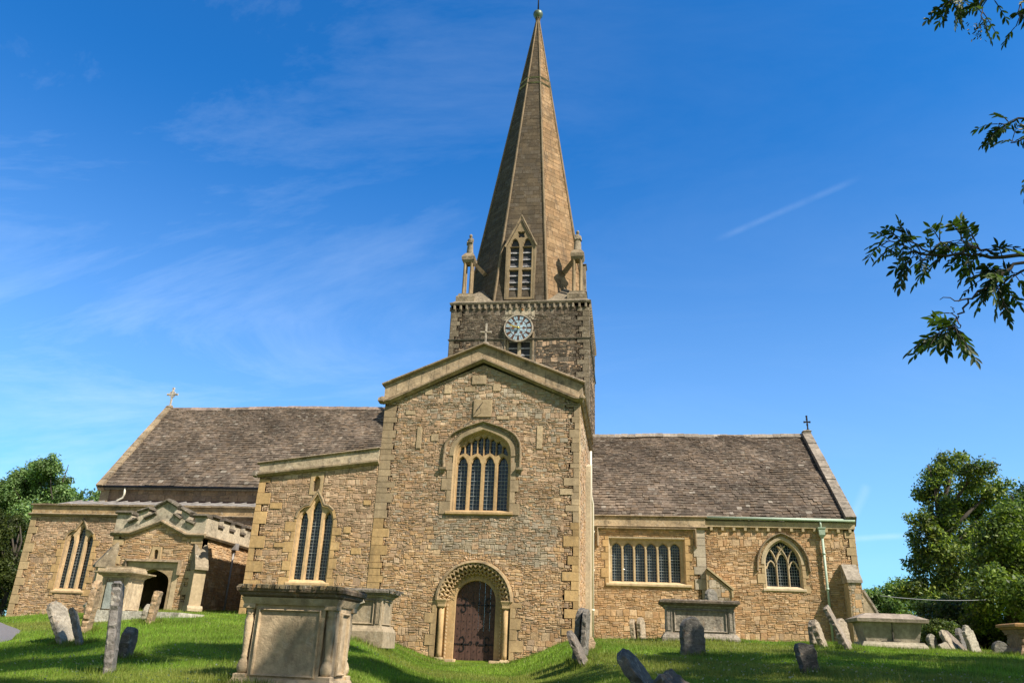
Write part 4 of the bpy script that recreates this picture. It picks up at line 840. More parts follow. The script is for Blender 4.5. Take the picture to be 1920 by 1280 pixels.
# clock
ck = MB((.2, .16, .13)); CC = np.array([-5.72, 39.6, 17.06]); fc = Fr(CC, (1, 0, 0), (0, 0, 1), (0, -1, 0))
def circ(r, n=40): return [(r * math.cos(2 * math.pi * i / n), r * math.sin(2 * math.pi * i / n)) for i in range(n)]
ck.prism(circ(.78), .0, .16, fr=fc, tone=(.28, .22, .18)); CK = ck.build('clock', 'numeral', CH)
m = MB((.4, .36, .3)); m.sweep(circ(.78), [(-.045, .1), (-.03, .21), (.03, .21), (.03, .1)], closed=True, fr=fc); m.build('clock_rim', 'coping', CK)
m = MB((.5, .6, .7))
for k in range(12):
    for s_ in (0, 1):
        a0 = math.pi / 2 - (k * 30 + (6 if s_ == 0 else 16)) * math.pi / 180; a1 = math.pi / 2 - (k * 30 + (14 if s_ == 0 else 24)) * math.pi / 180
        m.prism([(.50 * math.cos(a0), .50 * math.sin(a0)), (.72 * math.cos(a0), .72 * math.sin(a0)), (.72 * math.cos(a1), .72 * math.sin(a1)), (.50 * math.cos(a1), .50 * math.sin(a1))], .16, .175, fr=fc)
for k in range(12):
    a0 = (k * 30 + 1.5) * math.pi / 180; a1 = (k * 30 + 28.5) * math.pi / 180; am = (a0 + a1) / 2; ri = .25 if k % 2 else .25
    m.prism([(.46 * math.cos(a0), .46 * math.sin(a0)), (.46 * math.cos(am), .46 * math.sin(am)), (.46 * math.cos(a1), .46 * math.sin(a1)), (.26 * math.cos(a1 if k % 2 == 0 else a0), .26 * math.sin(a1 if k % 2 == 0 else a0))], .16, .175, fr=fc)
for k in range(6):
    a = (k * 60 + 30) * math.pi / 180; b0 = a - math.pi / 6 + .06; b1 = a + math.pi / 6 - .06; m.prism([(.03 * math.cos(a), .03 * math.sin(a)), (.21 * math.cos(b0), .21 * math.sin(b0)), (.36 * math.cos(a), .36 * math.sin(a)), (.21 * math.cos(b1), .21 * math.sin(b1))], .16, .177, fr=fc)
m.build('dial_panes', 'opal', CK)
m = MB((.1, .1, .1)); NUM = ['XII', 'I', 'II', 'III', 'IIII', 'V', 'VI', 'VII', 'VIII', 'IX', 'X', 'XI']
for k, sN in enumerate(NUM):
    a = math.pi / 2 - k * math.pi / 6; ra = np.array([math.cos(a), math.sin(a)]); ta = np.array([math.sin(a), -math.cos(a)]); Wd = {'I': .032, 'V': .075, 'X': .075}; tot = sum(Wd[c_] for c_ in sN); x = -tot / 2
    for c_ in sN:
        wc = Wd[c_]; xm = x + wc / 2
        st = {'I': [((xm, .51), (xm, .70))], 'V': [((xm - .028, .70), (xm, .51)), ((xm + .028, .70), (xm, .51))], 'X': [((xm - .028, .70), (xm + .028, .51)), ((xm + .028, .70), (xm - .028, .51))]}[c_]
        for p0, p1 in st:
            A = ta * p0[0] + ra * p0[1]; B = ta * p1[0] + ra * p1[1]; m.sweep([A, B], [(-.009, .175), (-.009, .188), (.009, .188), (.009, .175)], fr=fc)
        x += wc
m.build('numerals', 'numeral', CK)
def hand(ang, L, wd, w0, name):
    m = MB((.8, .6, .2)); a = math.pi / 2 - math.radians(ang); ra = np.array([math.cos(a), math.sin(a)]); ta = np.array([-ra[1], ra[0]])
    m.prism([tuple(-ra * .12 + ta * wd * .7), tuple(-ra * .12 - ta * wd * .7), tuple(-ta * wd), tuple(ra * L * .6 - ta * wd * 1.3), tuple(ra * L), tuple(ra * L * .6 + ta * wd * 1.3), tuple(ta * wd)], w0, w0 + .012, fr=fc); m.build(name, 'gold', CK)
hand(283, .42, .035, .24, 'hour_hand'); hand(287, .68, .025, .27, 'minute_hand')
m = MB((.7, .5, .2)); m.tube([fc.p(0, 0, .15), fc.p(0, 0, .29)], .04, 10); m.build('hand_boss', 'gold', CK)
m = MB((.5, .2, .05)); m.tube([(-5.55, 39.62, 18.2), (-5.55, 39.5, 18.2)], .05, 8); m.build('orange_boss', 'rust', CK)
# spire
SZ0, SZ1 = 18.75, 43.35; kk = .1487
def sa(z): return kk * (43.4 - z)
ap = math.tan(math.pi / 8)
sp_ = MB((.12, .09, .06)); rb = np.random.default_rng(5)
SP_SHADE = [tuple(np.array(c) * (.29, .29, .30)) for c in ((.31, .245, .16), (.35, .275, .18), (.27, .215, .145), (.36, .30, .22))]  # greyer stone, darkened further so the colour carries these faces' shade
SP_LIT = [tuple(np.array(c) * (.98, .92, .92)) for c in ((.27, .185, .10), (.30, .205, .11), (.23, .16, .085), (.28, .20, .11), (.32, .23, .13))]  # orange-brown stone, kept lighter to paint in the sunlit faces
for k in range(8):
    th = -math.pi / 2 + k * math.pi / 4; nrm = np.array([math.cos(th), math.sin(th), 0]); tan_ = np.array([-math.sin(th), math.cos(th), 0])
    O = np.array([SC[0], SC[1], 0]) + nrm * sa(SZ0); O[2] = SZ0; Tt = np.array([SC[0], SC[1], 0]) + nrm * sa(SZ1); Tt[2] = SZ1; V = Tt - O; L = np.linalg.norm(V); V /= L; Wn = np.cross(tan_, V); 
    if Wn @ nrm < 0: Wn = -Wn
    fr = Fr(O, tan_, V, Wn); w0, w1 = sa(SZ0) * ap, sa(SZ1) * ap; poly = [(-w0, 0), (w0, 0), (w1, L), (-w1, L)]
    sp_.prism(poly, -.25, 0, fr=fr)
    if k in (0, 1, 2, 6, 7): masonry(sp_, fr, poly, [], rb, (.26, .34), (.4, .8), (.004, .016), .008, pick(SP_LIT if k not in (0, 7) else SP_SHADE, .1), jit=.003, split=False, wave=0, inset=.006, minsz=.04)  # front and left-front faces take the shade-darkened palette
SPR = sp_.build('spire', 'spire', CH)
def octr(z, r_): return [(SC[0] + (sa(z) + r_) / math.cos(math.pi / 8) * math.cos(math.pi / 8 + k * math.pi / 4), SC[1] + (sa(z) + r_) / math.cos(math.pi / 8) * math.sin(math.pi / 8 + k * math.pi / 4), z) for k in range(8)]
b0, b1 = octr(SZ0, .02), octr(SZ1, .01)
for k in range(8): m = MB((.22, .17, .11)); m.tube([b0[k], tuple(np.array(b0[k]) * .5 + np.array(b1[k]) * .5), b1[k]], [.085, .075, .05], 6, smooth=False); m.build('spire_rib', 'spire', SPR)
for z in (36.35, 36.85):
    m = MB((.34, .31, .24)); vs_ = octr(z, .02) + octr(z + .08, .10) + octr(z + .17, .0); m.add(vs_, [(i + k, i + (k + 1) % 8, i + 8 + (k + 1) % 8, i + 8 + k) for i in (0, 8) for k in range(8)]); m.build('spire_band', 'tower', SPR)
m = MB((.2, .25, .2)); m.lathe(SC[0], SC[1], [(.12, 42.95), (.17, 43.05), (.22, 43.12), (.32, 43.25), (.36, 43.42), (.32, 43.58), (.2, 43.7), (.08, 43.76)], 16); m.build('spire_ball', 'bronze', SPR)
m = MB((.2, .2, .2)); m.tube([(SC[0], SC[1], 43.7), (SC[0], SC[1], 46.5)], [.06, .03], 8); zc = 45.6; m.box(SC[0] - .7, SC[0] + .7, SC[1] - .02, SC[1] + .02, zc, zc + .06, fr=level(0)); m.box(SC[0] - .02, SC[0] + .02, SC[1] - .5, SC[1] + .5, zc, zc + .06, fr=level(0)); m.build('weather_vane', 'iron', SPR)
# broaches at the corners
m = MB((.22, .19, .14))
for sx in (-1, 1):
    for sy in (-1, 1):
        c = np.array([SC[0] + sx * 3.88, SC[1] + sy * 3.88, TZ + .1]); z = 20.2; q = sa(z) * math.cos(math.pi / 4); tp = np.array([SC[0] + sx * q, SC[1] + sy * q, z]); a_ = np.array([SC[0] + sx * sa(TZ) * ap, SC[1] + sy * 3.80, TZ + .1]); b_ = np.array([SC[0] + sx * 3.80, SC[1] + sy * sa(TZ) * ap, TZ + .1]); m.add([c, a_, tp, b_], [(0, 1, 2), (0, 2, 3)])
m.build('broach', 'tower', SPR)
# lucarne on the south face
LY = 39.82; FL = south(LY); lu = [(-6.62, 19.0), (-5.0, 19.0), (-5.0, 22.45), (-5.82, 24.15), (-6.62, 22.45)]
lb4 = [rect(-6.42, -5.92, 19.15, 20.85), rect(-5.68, -5.18, 19.15, 20.85), rect(-6.42, -5.92, 21.02, 22.35), rect(-5.68, -5.18, 21.02, 22.35), light(-6.4, -5.93, 22.42, 22.9, .42, cusp=True), light(-5.67, -5.2, 22.42, 22.9, .42, cusp=True)]
qf = []
for i in range(16): a = 2 * math.pi * i / 16; r_ = .19 + .06 * math.cos(4 * a + math.pi); qf.append((-5.81 + r_ * math.cos(a), 23.18 + r_ * math.sin(a)))
m = MB((.24, .19, .12)); side = Fr((0, 0, 0), (0, 1, 0), (0, 0, 1), (1, 0, 0))
for u in (-6.62, -5.0): m.prism([(LY + .001, 19.0), (40.2, 19.0), (41.0, 22.45), (LY + .001, 22.45)], u - .05, u + .05, fr=side)
for s_ in (-1, 1):
    A = np.array([-5.81 + s_ * .86, LY + .001, 22.4]); T = np.array([-5.81, LY + .001, 24.15]); m.add([A, T, (T[0], 40.9, 24.15), (A[0], 41.0, 22.4)], [(0, 1, 2, 3)])
LB = m.build('lucarne', 'spire', CH)
window(FL, lu, lb4 + [qf], None, louvre=True, depth=.16, plate_tone=(.30, .23, .14), name='lucarne_window', hood=[(-4.94, 22.35), (-5.81, 24.25), (-6.68, 22.35)], hood_d=.1)
# corner pinnacles
def pinnacle(sx, sy):
    x, y = SC[0] + sx * 3.2, SC[1] + sy * 3.2; m = MB((.24, .20, .14)); zb = 19.25 
    m.stack(x, y, .42, .42, [(18.8, .12), (zb, .12), (zb + .1, .02), (zb + .22, .0), (zb + .25, -.1)]); P_ = m.build('pinnacle', 'tower', CH)
    for dx, dy in ((-.2, -.2), (.2, -.2), (.2, .2), (-.2, .2)): q = MB((.30, .23, .14)); q.lathe(x + dx, y + dy, [(.13, zb + .2), (.09, zb + .35), (.085, 21.5), (.12, 21.62)], 8); q.build('shaft', 'spire', P_)
    q = MB((.26, .21, .145)); q.stack(x, y, .3, .3, [(21.55, .0), (21.7, .08), (21.9, .1), (22.05, .02), (22.2, -.08)]); q.build('capital', 'tower', P_)
    z1 = 21.0; k_ = sa(z1) * math.cos(math.pi / 4); tgt = np.array([SC[0] + sx * k_, SC[1] + sy * k_, z1 + .25]); st = np.array([x, y, 21.9]); mid = (st + tgt) / 2 + np.array([0, 0, .02])
    q = MB((.26, .20, .13)); q.tube([st, mid, tgt], [.17, .15, .17], 4, smooth=False); q.build('flying_strut', 'spire', P_)
    return x, y
for sx in (-1, 1): pinnacle(sx, -1)
def rear_pinnacle(sx):
    x, y = SC[0] + sx * 2.95, SC[1] + 3.35; m = MB((.24, .20, .15)); m.stack(x, y, .42, .42, [(18.8, 0), (22.4, 0), (22.45, .08), (22.6, .02), (24.4, -.02), (24.5, .05), (24.6, -.1)]); m.build('pinnacle', 'tower', CH)
rear_pinnacle(-1); rear_pinnacle(1)
# carved figures on the front pinnacles (statues)
def statue(x, y, z, yaw, label):
    root = thing('statue', (x, y, z), label, 'statue'); ca, sa_ = math.cos(yaw), math.sin(yaw)
    prof = [(.22, 0), (.24, .05), (.21, .12), (.20, .45), (.17, .75), (.20, .95), (.19, 1.04), (.08, 1.10), (.065, 1.14)]
    m = MB((.28, .24, .18)); vs_ = []; n = 14
    for r_, h in prof:
        for k in range(n): a = 2 * math.pi * k / n; rr2 = r_ * (1 + .08 * math.sin(a * 5 + h * 3)); vs_.append((x + rr2 * math.cos(a) * 1.1 * ca - rr2 * math.sin(a) * .75 * sa_, y + rr2 * math.cos(a) * 1.1 * sa_ + rr2 * math.sin(a) * .75 * ca, z + h))
    fs = [(i * n + k, i * n + (k + 1) % n, i * n + n + (k + 1) % n, i * n + n + k) for i in range(len(prof) - 1) for k in range(n)]; m.add(vs_, fs, smooth=True)
    m.lathe(x, y, [(.02, z + 1.10), (.075, z + 1.14), (.1, z + 1.22), (.095, z + 1.3), (.06, z + 1.37), (.01, z + 1.39)], 12)
    for s_ in (-1, 1):
        s0 = np.array([x + s_ * .19 * ca, y + s_ * .19 * sa_, z + .98]); fw = np.array([sa_, -ca, 0]); m.tube([s0, s0 + fw * .06 + np.array([0, 0, -.27]), np.array([x + s_ * .04, y, z + .8]) + fw * .2], [.06, .055, .04], 8)
    m.build('robed_figure', 'tower', root)
statue(SC[0] - 3.2, SC[1] - 3.2, 22.18, -.6, 'weathered robed stone figure on the left pinnacle of the tower'); statue(SC[0] + 3.2, SC[1] - 3.2, 22.18, .5, 'paler robed stone figure on the right pinnacle of the tower')
#__SPLIT2__
# ------------------------------------------------------------------ ground
CP_ = [(30, 1172, 35.6), (147, 1158, 35.0), (240, 1148, 31), (368, 1146, 31), (449, 1150, 30.5), (345, 1150, 28.5), (200, 1162, 24.2), (320, 1160, 24.0), (205, 1262, 11), (120, 1202, 16.5), (150, 1208, 16), (281, 1165, 18.5), (232, 1232, 13),
       (5, 1206, 17), (8, 1192, 21), (10, 1275, 10), (100, 1250, 12), (560, 1285, 10.3), (700, 1200, 19.8), (460, 1156, 27), (690, 1196, 29.4), (1090, 1208, 29.4), (1088, 1229, 17), (1197, 1204, 29.5), (1310, 1203, 22.2), (1298, 1229, 18), (1515, 1262, 14), (1538, 1215, 21.8),
       (1597, 1221, 20.5), (1675, 1217, 24.3), (1780, 1224, 28), (1825, 1225, 27), (1900, 1229, 22), (1560, 1207, 30), (1240, 1207, 30), (1850, 1285, 13), (1000, 1290, 13.5)]
pts = [at(*c) for c in CP_]
pts += [np.array(p, float) for p in [(1.4, 10.6, .02), (2.2, 9.2, .0), (0, 2, -.8), (-9, 3, -.7), (10, 4, -.5), (0, -12, -.9), (-30, 0, -.6), (30, 0, -.2), (-60, 40, .9), (-32, 36, .85), (-30, 26, .2), (-24, 20, .25), (60, 40, .8), (0, 60, 1.1), (-40, 70, 1), (40, 70, 1), (-1.6, 36.5, 1.0), (3.5, 36.4, 1.0), (9.8, 36.4, 1.15), (14, 38, 1.1), (-9.8, 33, 1.1), (-16, 30.5, 1.25), (-24, 33, 1.15), (22, 30, .95)]]
pts = np.array(pts); PXY = pts[:, :2]; PZ = pts[:, 2]
def tps(r): return r * r * np.log(r + 1e-6)
Dm = np.linalg.norm(PXY[:, None] - PXY[None], axis=2); n_ = len(PXY); K = tps(Dm) + np.eye(n_) * .6; Pm = np.hstack([np.ones((n_, 1)), PXY]); A = np.block([[K, Pm], [Pm.T, np.zeros((3, 3))]]); sol = np.linalg.solve(A, np.concatenate([PZ, np.zeros(3)]))
def ground(x, y):
    x = np.atleast_1d(np.asarray(x, float)); y = np.atleast_1d(np.asarray(y, float)); xc = np.clip(x, -38, 38); yc = np.clip(y, -12, 62); z = np.zeros(len(x))
    for s in range(0, len(x), 20000):
        q = np.stack([xc[s:s + 20000], yc[s:s + 20000]], 1); d = np.linalg.norm(q[:, None] - PXY[None], axis=2); z[s:s + 20000] = tps(d) @ sol[:n_] + sol[n_] + q @ sol[n_ + 1:]
    z = np.clip(z, -1.2, 1.7)
    # hollow way down to the south door
    t = np.clip(y / 30.0, -1, 1.0); xm = -5.6 * np.clip(t, 0, 1) ** 1.05 + .1 * np.sin(y * .5); zt = np.interp(y, [-5, 4, 9, 14, 22, 29, 30.5], [-.95, -.75, -.42, -.16, -.06, -.03, -.03])
    d = np.abs(x - xm); w0 = np.interp(y, [5, 15, 30], [.8, .75, .95]); w1 = np.interp(y, [5, 15, 24, 29.5, 30], [3.2, 3.0, 3.4, 3.9, 4.1]); w1 = np.where(x > xm, w1 * .88, w1)
    f = np.clip((d - w0) / (w1 - w0), 0, 1); f = f * f * (3 - 2 * f); fade = np.clip((31.5 - y) / 1.2, 0, 1); f = 1 - (1 - f) * fade; zz = np.minimum(zt, z) * (1 - f) + z * f
    zz += .025 * np.sin(x * 1.7 + y * .6) * np.sin(y * 1.1 - x * .5) + .012 * np.sin(x * 4.1 + 1) * np.sin(y * 3.3)
    return zz
def gz(x, y): return float(ground([x], [y])[0])
gx = np.unique(np.round(np.concatenate([np.linspace(-600, -60, 16), np.linspace(-60, -32, 24), np.arange(-32, 20, .22), np.linspace(20, 60, 50), np.linspace(60, 600, 16)]), 3)); gy = np.unique(np.round(np.concatenate([np.linspace(-300, -12, 10), np.linspace(-12, 6, 30), np.arange(6, 38, .22), np.linspace(38, 70, 30), np.linspace(70, 900, 20)]), 3))
GX, GY = np.meshgrid(gx, gy); GZ = ground(GX.ravel(), GY.ravel()); nxg, nyg = len(gx), len(gy)
def fast_mesh(name, V, Fc, mat, tones=None, smooth=False, parent=None):
    me = bpy.data.meshes.new(name); V = np.asarray(V, np.float32); Fc = np.asarray(Fc, np.int32); k = Fc.shape[1]
    me.vertices.add(len(V)); me.vertices.foreach_set('co', V.ravel()); me.loops.add(Fc.size); me.loops.foreach_set('vertex_index', Fc.ravel()); me.polygons.add(len(Fc)); me.polygons.foreach_set('loop_start', np.arange(0, Fc.size, k, dtype=np.int32)); me.polygons.foreach_set('loop_total', np.full(len(Fc), k, np.int32))
    if smooth: me.polygons.foreach_set('use_smooth', np.ones(len(Fc), bool))
    me.update(calc_edges=True)
    if tones is not None:
        a = me.attributes.new('tone', 'FLOAT_COLOR', 'FACE'); arr = np.ones((len(Fc), 4), 'f'); arr[:, :3] = tones; a.data.foreach_set('color', arr.ravel())
    me.materials.append(M[mat]); o = bpy.data.objects.new(name, me); COL.objects.link(o)
    if parent is not None: o.parent = parent
    return o
ii, jj = np.meshgrid(np.arange(nxg - 1), np.arange(nyg - 1)); a = (jj * nxg + ii).ravel()
GR = fast_mesh('ground', np.stack([GX.ravel(), GY.ravel(), GZ], 1), np.stack([a, a + 1, a + 1 + nxg, a + nxg], 1), 'lawn', smooth=True); GR['kind'] = 'structure'
# path strip at the far left
c_ = [at(-40, 1196, 20), at(-30, 1188, 24), at(-120, 1190, 30), at(-90, 1210, 16), at(-60, 1222, 13)]
pv = []
ys = np.linspace(4, 36, 60)
for y in ys:
    x0 = np.interp(y, [4, 12, 16, 18, 22, 26, 36], [-13.5, -13.5, -13.8, -14.5, -17.5, -22.1, -31.6]) ; 
    for q in np.linspace(0, 1, 5): x = x0 - 2.0 + 2.0 * q; pv.append((x, y, gz(x, y) + .02))
pf = [(i * 5 + k, i * 5 + k + 1, i * 5 + 6 + k, i * 5 + 5 + k) for i in range(len(ys) - 1) for k in range(4)]
pth = fast_mesh('path', pv, pf, 'path', smooth=True); pth['kind'] = 'structure'

# ------------------------------------------------------------------ grass blades
rg = np.random.default_rng(3)
def free_ground(x, y):
    """false under the church and on the path"""
    m = np.ones(len(x), bool); m &= ~((x > XL) & (x < XR) & (y > 29.97)); m &= ~((x > CX0) & (x < XL + .1) & (y > 29.97)); m &= ~((x > XR - .1) & (x < VX1) & (y > 36.67)); m &= ~((x >= VX1) & (x < BX1) & (y > 36.97)); m &= ~((x > PX0) & (x < PX1) & (y > 31.47)); m &= ~((x > AX0) & (x < CX0) & (y > 35.97))
    x0 = np.interp(y, [4, 12, 16, 18, 22, 26, 36], [-13.5, -13.5, -13.8, -14.5, -17.5, -22.1, -31.6]); m &= ~((x < x0) & (x > x0 - 2.0)); m &= ~((x > -7) & (x < -4.3) & (y > 29.6)); return m
n = 1000000; Y_ = 7.5 + (38 - 7.5) * rg.random(n) ** 1.25; fx = rg.random(n); XLm = (0 - 1177 - 60) / 1459 * Y_ * 1.03 - .2; XRm = (1920 - 1177 + 60) / 1459 * Y_ * 1.03 + .5; X_ = XLm + (XRm - XLm) * fx; ok_ = free_ground(X_, Y_); X_, Y_ = X_[ok_], Y_[ok_]
# keep only the patches that can be seen from near the camera (clumps thin away elsewhere)
Zg = ground(X_, Y_); n = len(X_); h = rg.uniform(.025, .06, n) * (1 + 1.3 * (rg.random(n) < .04)) * (1 + .4 * np.sin(X_ * 3.3 + Y_) * np.sin(Y_ * 2.7)) * (1 + .35 * np.sin(X_ * 1.3) * np.sin(Y_ * .9)) * np.interp(Y_, [8, 35], [.9, 1.25]); wb = rg.uniform(.0025, .005, n) * np.interp(Y_, [8, 35], [1.0, 2.6]); an = rg.uniform(0, 2 * np.pi, n); le = rg.uniform(0, .6, n) * h; la = rg.uniform(0, 2 * np.pi, n)
V = np.empty((n, 3, 3), np.float32); V[:, 0] = np.stack([X_ - wb * np.cos(an), Y_ - wb * np.sin(an), Zg - .005], 1); V[:, 1] = np.stack([X_ + wb * np.cos(an), Y_ + wb * np.sin(an), Zg - .005], 1); V[:, 2] = np.stack([X_ + le * np.cos(la), Y_ + le * np.sin(la), Zg + h], 1)
pn_ = .5 + .5 * np.sin(X_ * .8 + 1.7 * np.sin(Y_ * .5)) * np.sin(Y_ * .7 + X_ * .3); base_c = np.array([.15, .27, .026]); alt = np.array([.25, .34, .05]); dry = np.array([.24, .22, .08]); tcol = base_c + (alt - base_c) * (pn_ * rg.random(n))[:, None]; dr = rg.random(n) < .05; tcol[dr] = dry; tcol *= rg.uniform(.6, 1.35, n)[:, None]
pt2 = np.sin(X_ * 2.1 + np.sin(Y_ * 1.3) * 2) * np.sin(Y_ * 1.9 + np.sin(X_ * .9) * 2); pt3 = np.sin(X_ * .45 + 2 + np.sin(Y_ * .37) * 2) * np.sin(Y_ * .5 + X_ * .2)
tcol *= (1 + .3 * pt2)[:, None]; yel = np.clip(pt3 * 1.4, 0, 1)[:, None] * .7; tcol = tcol * (1 - yel) + yel * np.array([.27, .27, .07]) * rg.uniform(.6, 1.3, n)[:, None]
gr_ = fast_mesh('grass', V.reshape(-1, 3), np.arange(n * 3).reshape(-1, 3), 'blade', tcol); tag(gr_, 'short mown green grass over the churchyard mounds', 'grass', kind='stuff')
# daisies
n = 5200; Y_ = rg.uniform(9, 31, n); X_ = (rg.random(n) * 1.6 - 1.0) * Y_ * .82; ck_ = np.sin(X_ * .7) + np.sin(Y_ * .9 + X_ * .4) + rg.uniform(-1, 1, n) > .3; k2 = free_ground(X_, Y_) & ck_; X_, Y_ = X_[k2], Y_[k2]; Z_ = ground(X_, Y_); V = []; Fc = []
for x, y, z in zip(X_, Y_, Z_):
    r = rg.uniform(.008, .013) * (1 + y * .025); zz = z + rg.uniform(.045, .07); o = len(V); tl = rg.uniform(-.4, .4, 2)
    for q in range(6): a = q * math.pi / 3; V.append((x + r * math.cos(a), y + r * math.sin(a), zz + r * (tl[0] * math.cos(a) + tl[1] * math.sin(a)) - r * .6 * math.sin(a)))
    Fc.append((o, o + 1, o + 2, o + 3, o + 4, o + 5))
dz = fast_mesh('daisies', V, Fc, 'white'); tag(dz, 'tiny white daisies scattered through the churchyard grass', 'daisies', kind='stuff')

# ------------------------------------------------------------------ headstones
def headstone(px, py, Y, hgt, wid, thk, yaw, lean, style, tn, label, mat='grave', back=0.0, group='weathered headstones in the churchyard', bury=.12, X=None, name='headstone'):
    """px,py,Y: foot of the stone; lean: degrees to the left(+)/right(-) as seen; yaw: turn of the face from the camera"""
    p = at(px, py, Y); x, y = (p[0] if X is None else X), Y; z = gz(x, y); r = np.random.default_rng(int(px * 7 + py)); w2 = wid / 2
    if style == 'round': top = [(w2 * math.cos(a), hgt - w2 * .9 + w2 * .9 * math.sin(a)) for a in np.linspace(0, math.pi, 13)]
    elif style == 'shoulder': top = [(w2, hgt - w2 * .75), (w2 * .92, hgt - w2 * .6), (w2 * .62, hgt - w2 * .55)] + [(w2 * .62 * math.cos(a), hgt - w2 * .55 + w2 * .55 * math.sin(a)) for a in np.linspace(.3, math.pi - .3, 9)] + [(-w2 * .62, hgt - w2 * .55), (-w2 * .92, hgt - w2 * .6), (-w2, hgt - w2 * .75)]
    elif style == 'peak': top = [(w2, hgt * .72), (w2 * .8, hgt * .84), (w2 * .35, hgt * .97), (0, hgt), (-w2 * .5, hgt * .92), (-w2 * .95, hgt * .75)]
    elif style == 'broken': top = [(w2, hgt * .86), (w2 * .5, hgt * .93), (w2 * .1, hgt * .9), (-w2 * .3, hgt), (-w2 * .8, hgt * .97), (-w2, hgt * .8)]
    else: top = [(w2, hgt - .02), (w2 * .95, hgt), (-w2 * .95, hgt), (-w2, hgt - .02)]
    ol = [(-w2, -bury - .25), (w2, -bury - .25)] + top; dense = []
    for i in range(len(ol)):
        a_, b_ = np.array(ol[i]), np.array(ol[(i + 1) % len(ol)]); k = max(1, int(np.linalg.norm(b_ - a_) / .055))
        for q in range(k): dense.append(a_ + (b_ - a_) * q / k)
    D = np.array(dense); nn = len(D); D = D + r.normal(0, .009, D.shape); cen = D.mean(0)
    ins = D + (cen - D) / np.linalg.norm(cen - D, axis=1)[:, None] * min(.02, thk * .25)
    t2 = thk / 2; ys_ = [t2, t2 - thk * .15, 0, -(t2 - thk * .15), -t2]; vs_ = []
    for L_, (pp_, yy) in enumerate(zip((ins, D, D, D, ins), ys_)):
        for q in pp_: vs_.append((q[0] + r.normal(0, .003), yy + r.normal(0, .004), q[1] + r.normal(0, .003)))
    fs = [(L_ * nn + i, L_ * nn + (i + 1) % nn, (L_ + 1) * nn + (i + 1) % nn, (L_ + 1) * nn + i) for L_ in range(4) for i in range(nn)]
    tr_ = tessellate_polygon([[Vector((q[0], q[1], 0)) for q in ins]])
    fs += [tuple(t_) for t_ in tr_] + [tuple(i + 4 * nn for i in reversed(t_)) for t_ in tr_]
    m = MB(tn); m.add(vs_, fs, tn)
    o = m.build(name, mat); o.rotation_mode = 'XYZ'
    Rz = Matrix.Rotation(R(yaw) + math.atan2(-x, y), 4, 'Z'); Rl = Matrix.Rotation(R(-lean), 4, 'Y'); Rb = Matrix.Rotation(R(-back), 4, 'X')
    o.matrix_world = Matrix.Translation((x, y, z)) @ Rl @ Rb @ Rz
    tag(o, label, 'headstone', group); return o
HG = (.30, .275, .23); HD = (.13, .12, .105); HL = (.34, .31, .25); HO = (.40, .29, .18)
headstone(205, 1262, 11, 1.22, .58, .115, 84, 7, 'flat', (.2, .19, .18), 'tall narrow lichened headstone seen edge on in the left foreground')
headstone(232, 1234, 13, .48, .44, .16, 74, -4, 'round', HD, 'low dark round-topped stone just behind the tall edge-on headstone')
headstone(127, 1203, 16.5, .98, .52, .11, 50, 34, 'round', HL, 'pale lichen-crusted headstone leaning hard to the left by the aisle window')
headstone(150, 1208, 16, .76, .5, .10, 80, 27, 'flat', (.22, .2, .17), 'thin brown slab leaning left beside the pale leaning headstone')
headstone(160, 1182, 17.5, 1.15, .5, .14, 76, -3, 'round', HO, 'orange and white lichened upright headstone at the end of the low stone slab')
headstone(281, 1166, 18.5, .74, .5, .13, 80, -6, 'flat', HO, 'slim upright headstone in front of the porch doorway')
headstone(273, 1160, 19.6, .42, .4, .12, 70, -3, 'round', HL, 'small pale stone top showing left of the slim headstone at the porch')
headstone(1096, 1232, 16.8, .68, .5, .10, 78, 28, 'round', (.17, .15, .13), 'thin headstone leaning left at the crest right of the door hollow')
headstone(1084, 1226, 17.6, 1.04, .52, .12, 72, -5, 'round', (.17, .16, .145), 'taller dark rounded headstone standing behind the thin leaning one')
headstone(1094, 1228, 17.4, 1.0, .5, .10, 80, -4, 'round', (.2, .19, .17), 'narrow grey headstone pressed against the dark rounded one')
headstone(1105, 1218, 18.6, .3, .34, .14, 60, 0, 'round', (.34, .25, .16), 'small brown stump of a stone at the foot of the transept corner')
headstone(1190, 1204, 29.5, .80, .5, .15, 78, 5, 'round', (.38, .31, .22), 'left of the two small pale headstones below the six-light window')
headstone(1204, 1204, 29.6, .86, .5, .15, 70, 3, 'round', (.40, .33, .24), 'right of the two small pale headstones below the six-light window')
headstone(1300, 1229, 18, .78, .56, .16, 34, 2, 'peak', (.15, .145, .135), 'dark grey pointed headstone in front of the moss-topped chest tomb')
headstone(1338, 1150, 25.5, 1.5, .6, .14, 62, 2, 'round', (.18, .17, .15), 'dark rounded headstone top rising behind the moss-topped chest tomb')
headstone(1240, 1300, 10.4, .78, .5, .13, 78, 38, 'round', (.15, .14, .125), 'dark headstone leaning steeply left in the right foreground', bury=.3)
headstone(1318, 1302, 9.6, .60, .5, .16, 74, 54, 'broken', (.14, .12, .10), 'broken dark slab tilted almost flat in the right foreground', bury=.3)
headstone(1520, 1264, 14, .47, .30, .15, 30, 10, 'broken', (.11, .105, .10), 'squat black broken headstone alone on the shaded grass')
headstone(1462, 1300, 9.5, .16, .45, .2, 20, 5, 'round', (.3, .29, .27), 'stump of a pale headstone at the very bottom edge of the grass', bury=.2)
headstone(1531, 1215, 22.2, .68, .5, .12, 68, 3, 'round', (.3, .26, .2), 'brown upright headstone left of the leaning one by the green downpipe')
headstone(1545, 1217, 21.6, .66, .5, .13, 78, 16, 'round', (.34, .29, .22), 'pale headstone leaning left, second from the left by the green downpipe')
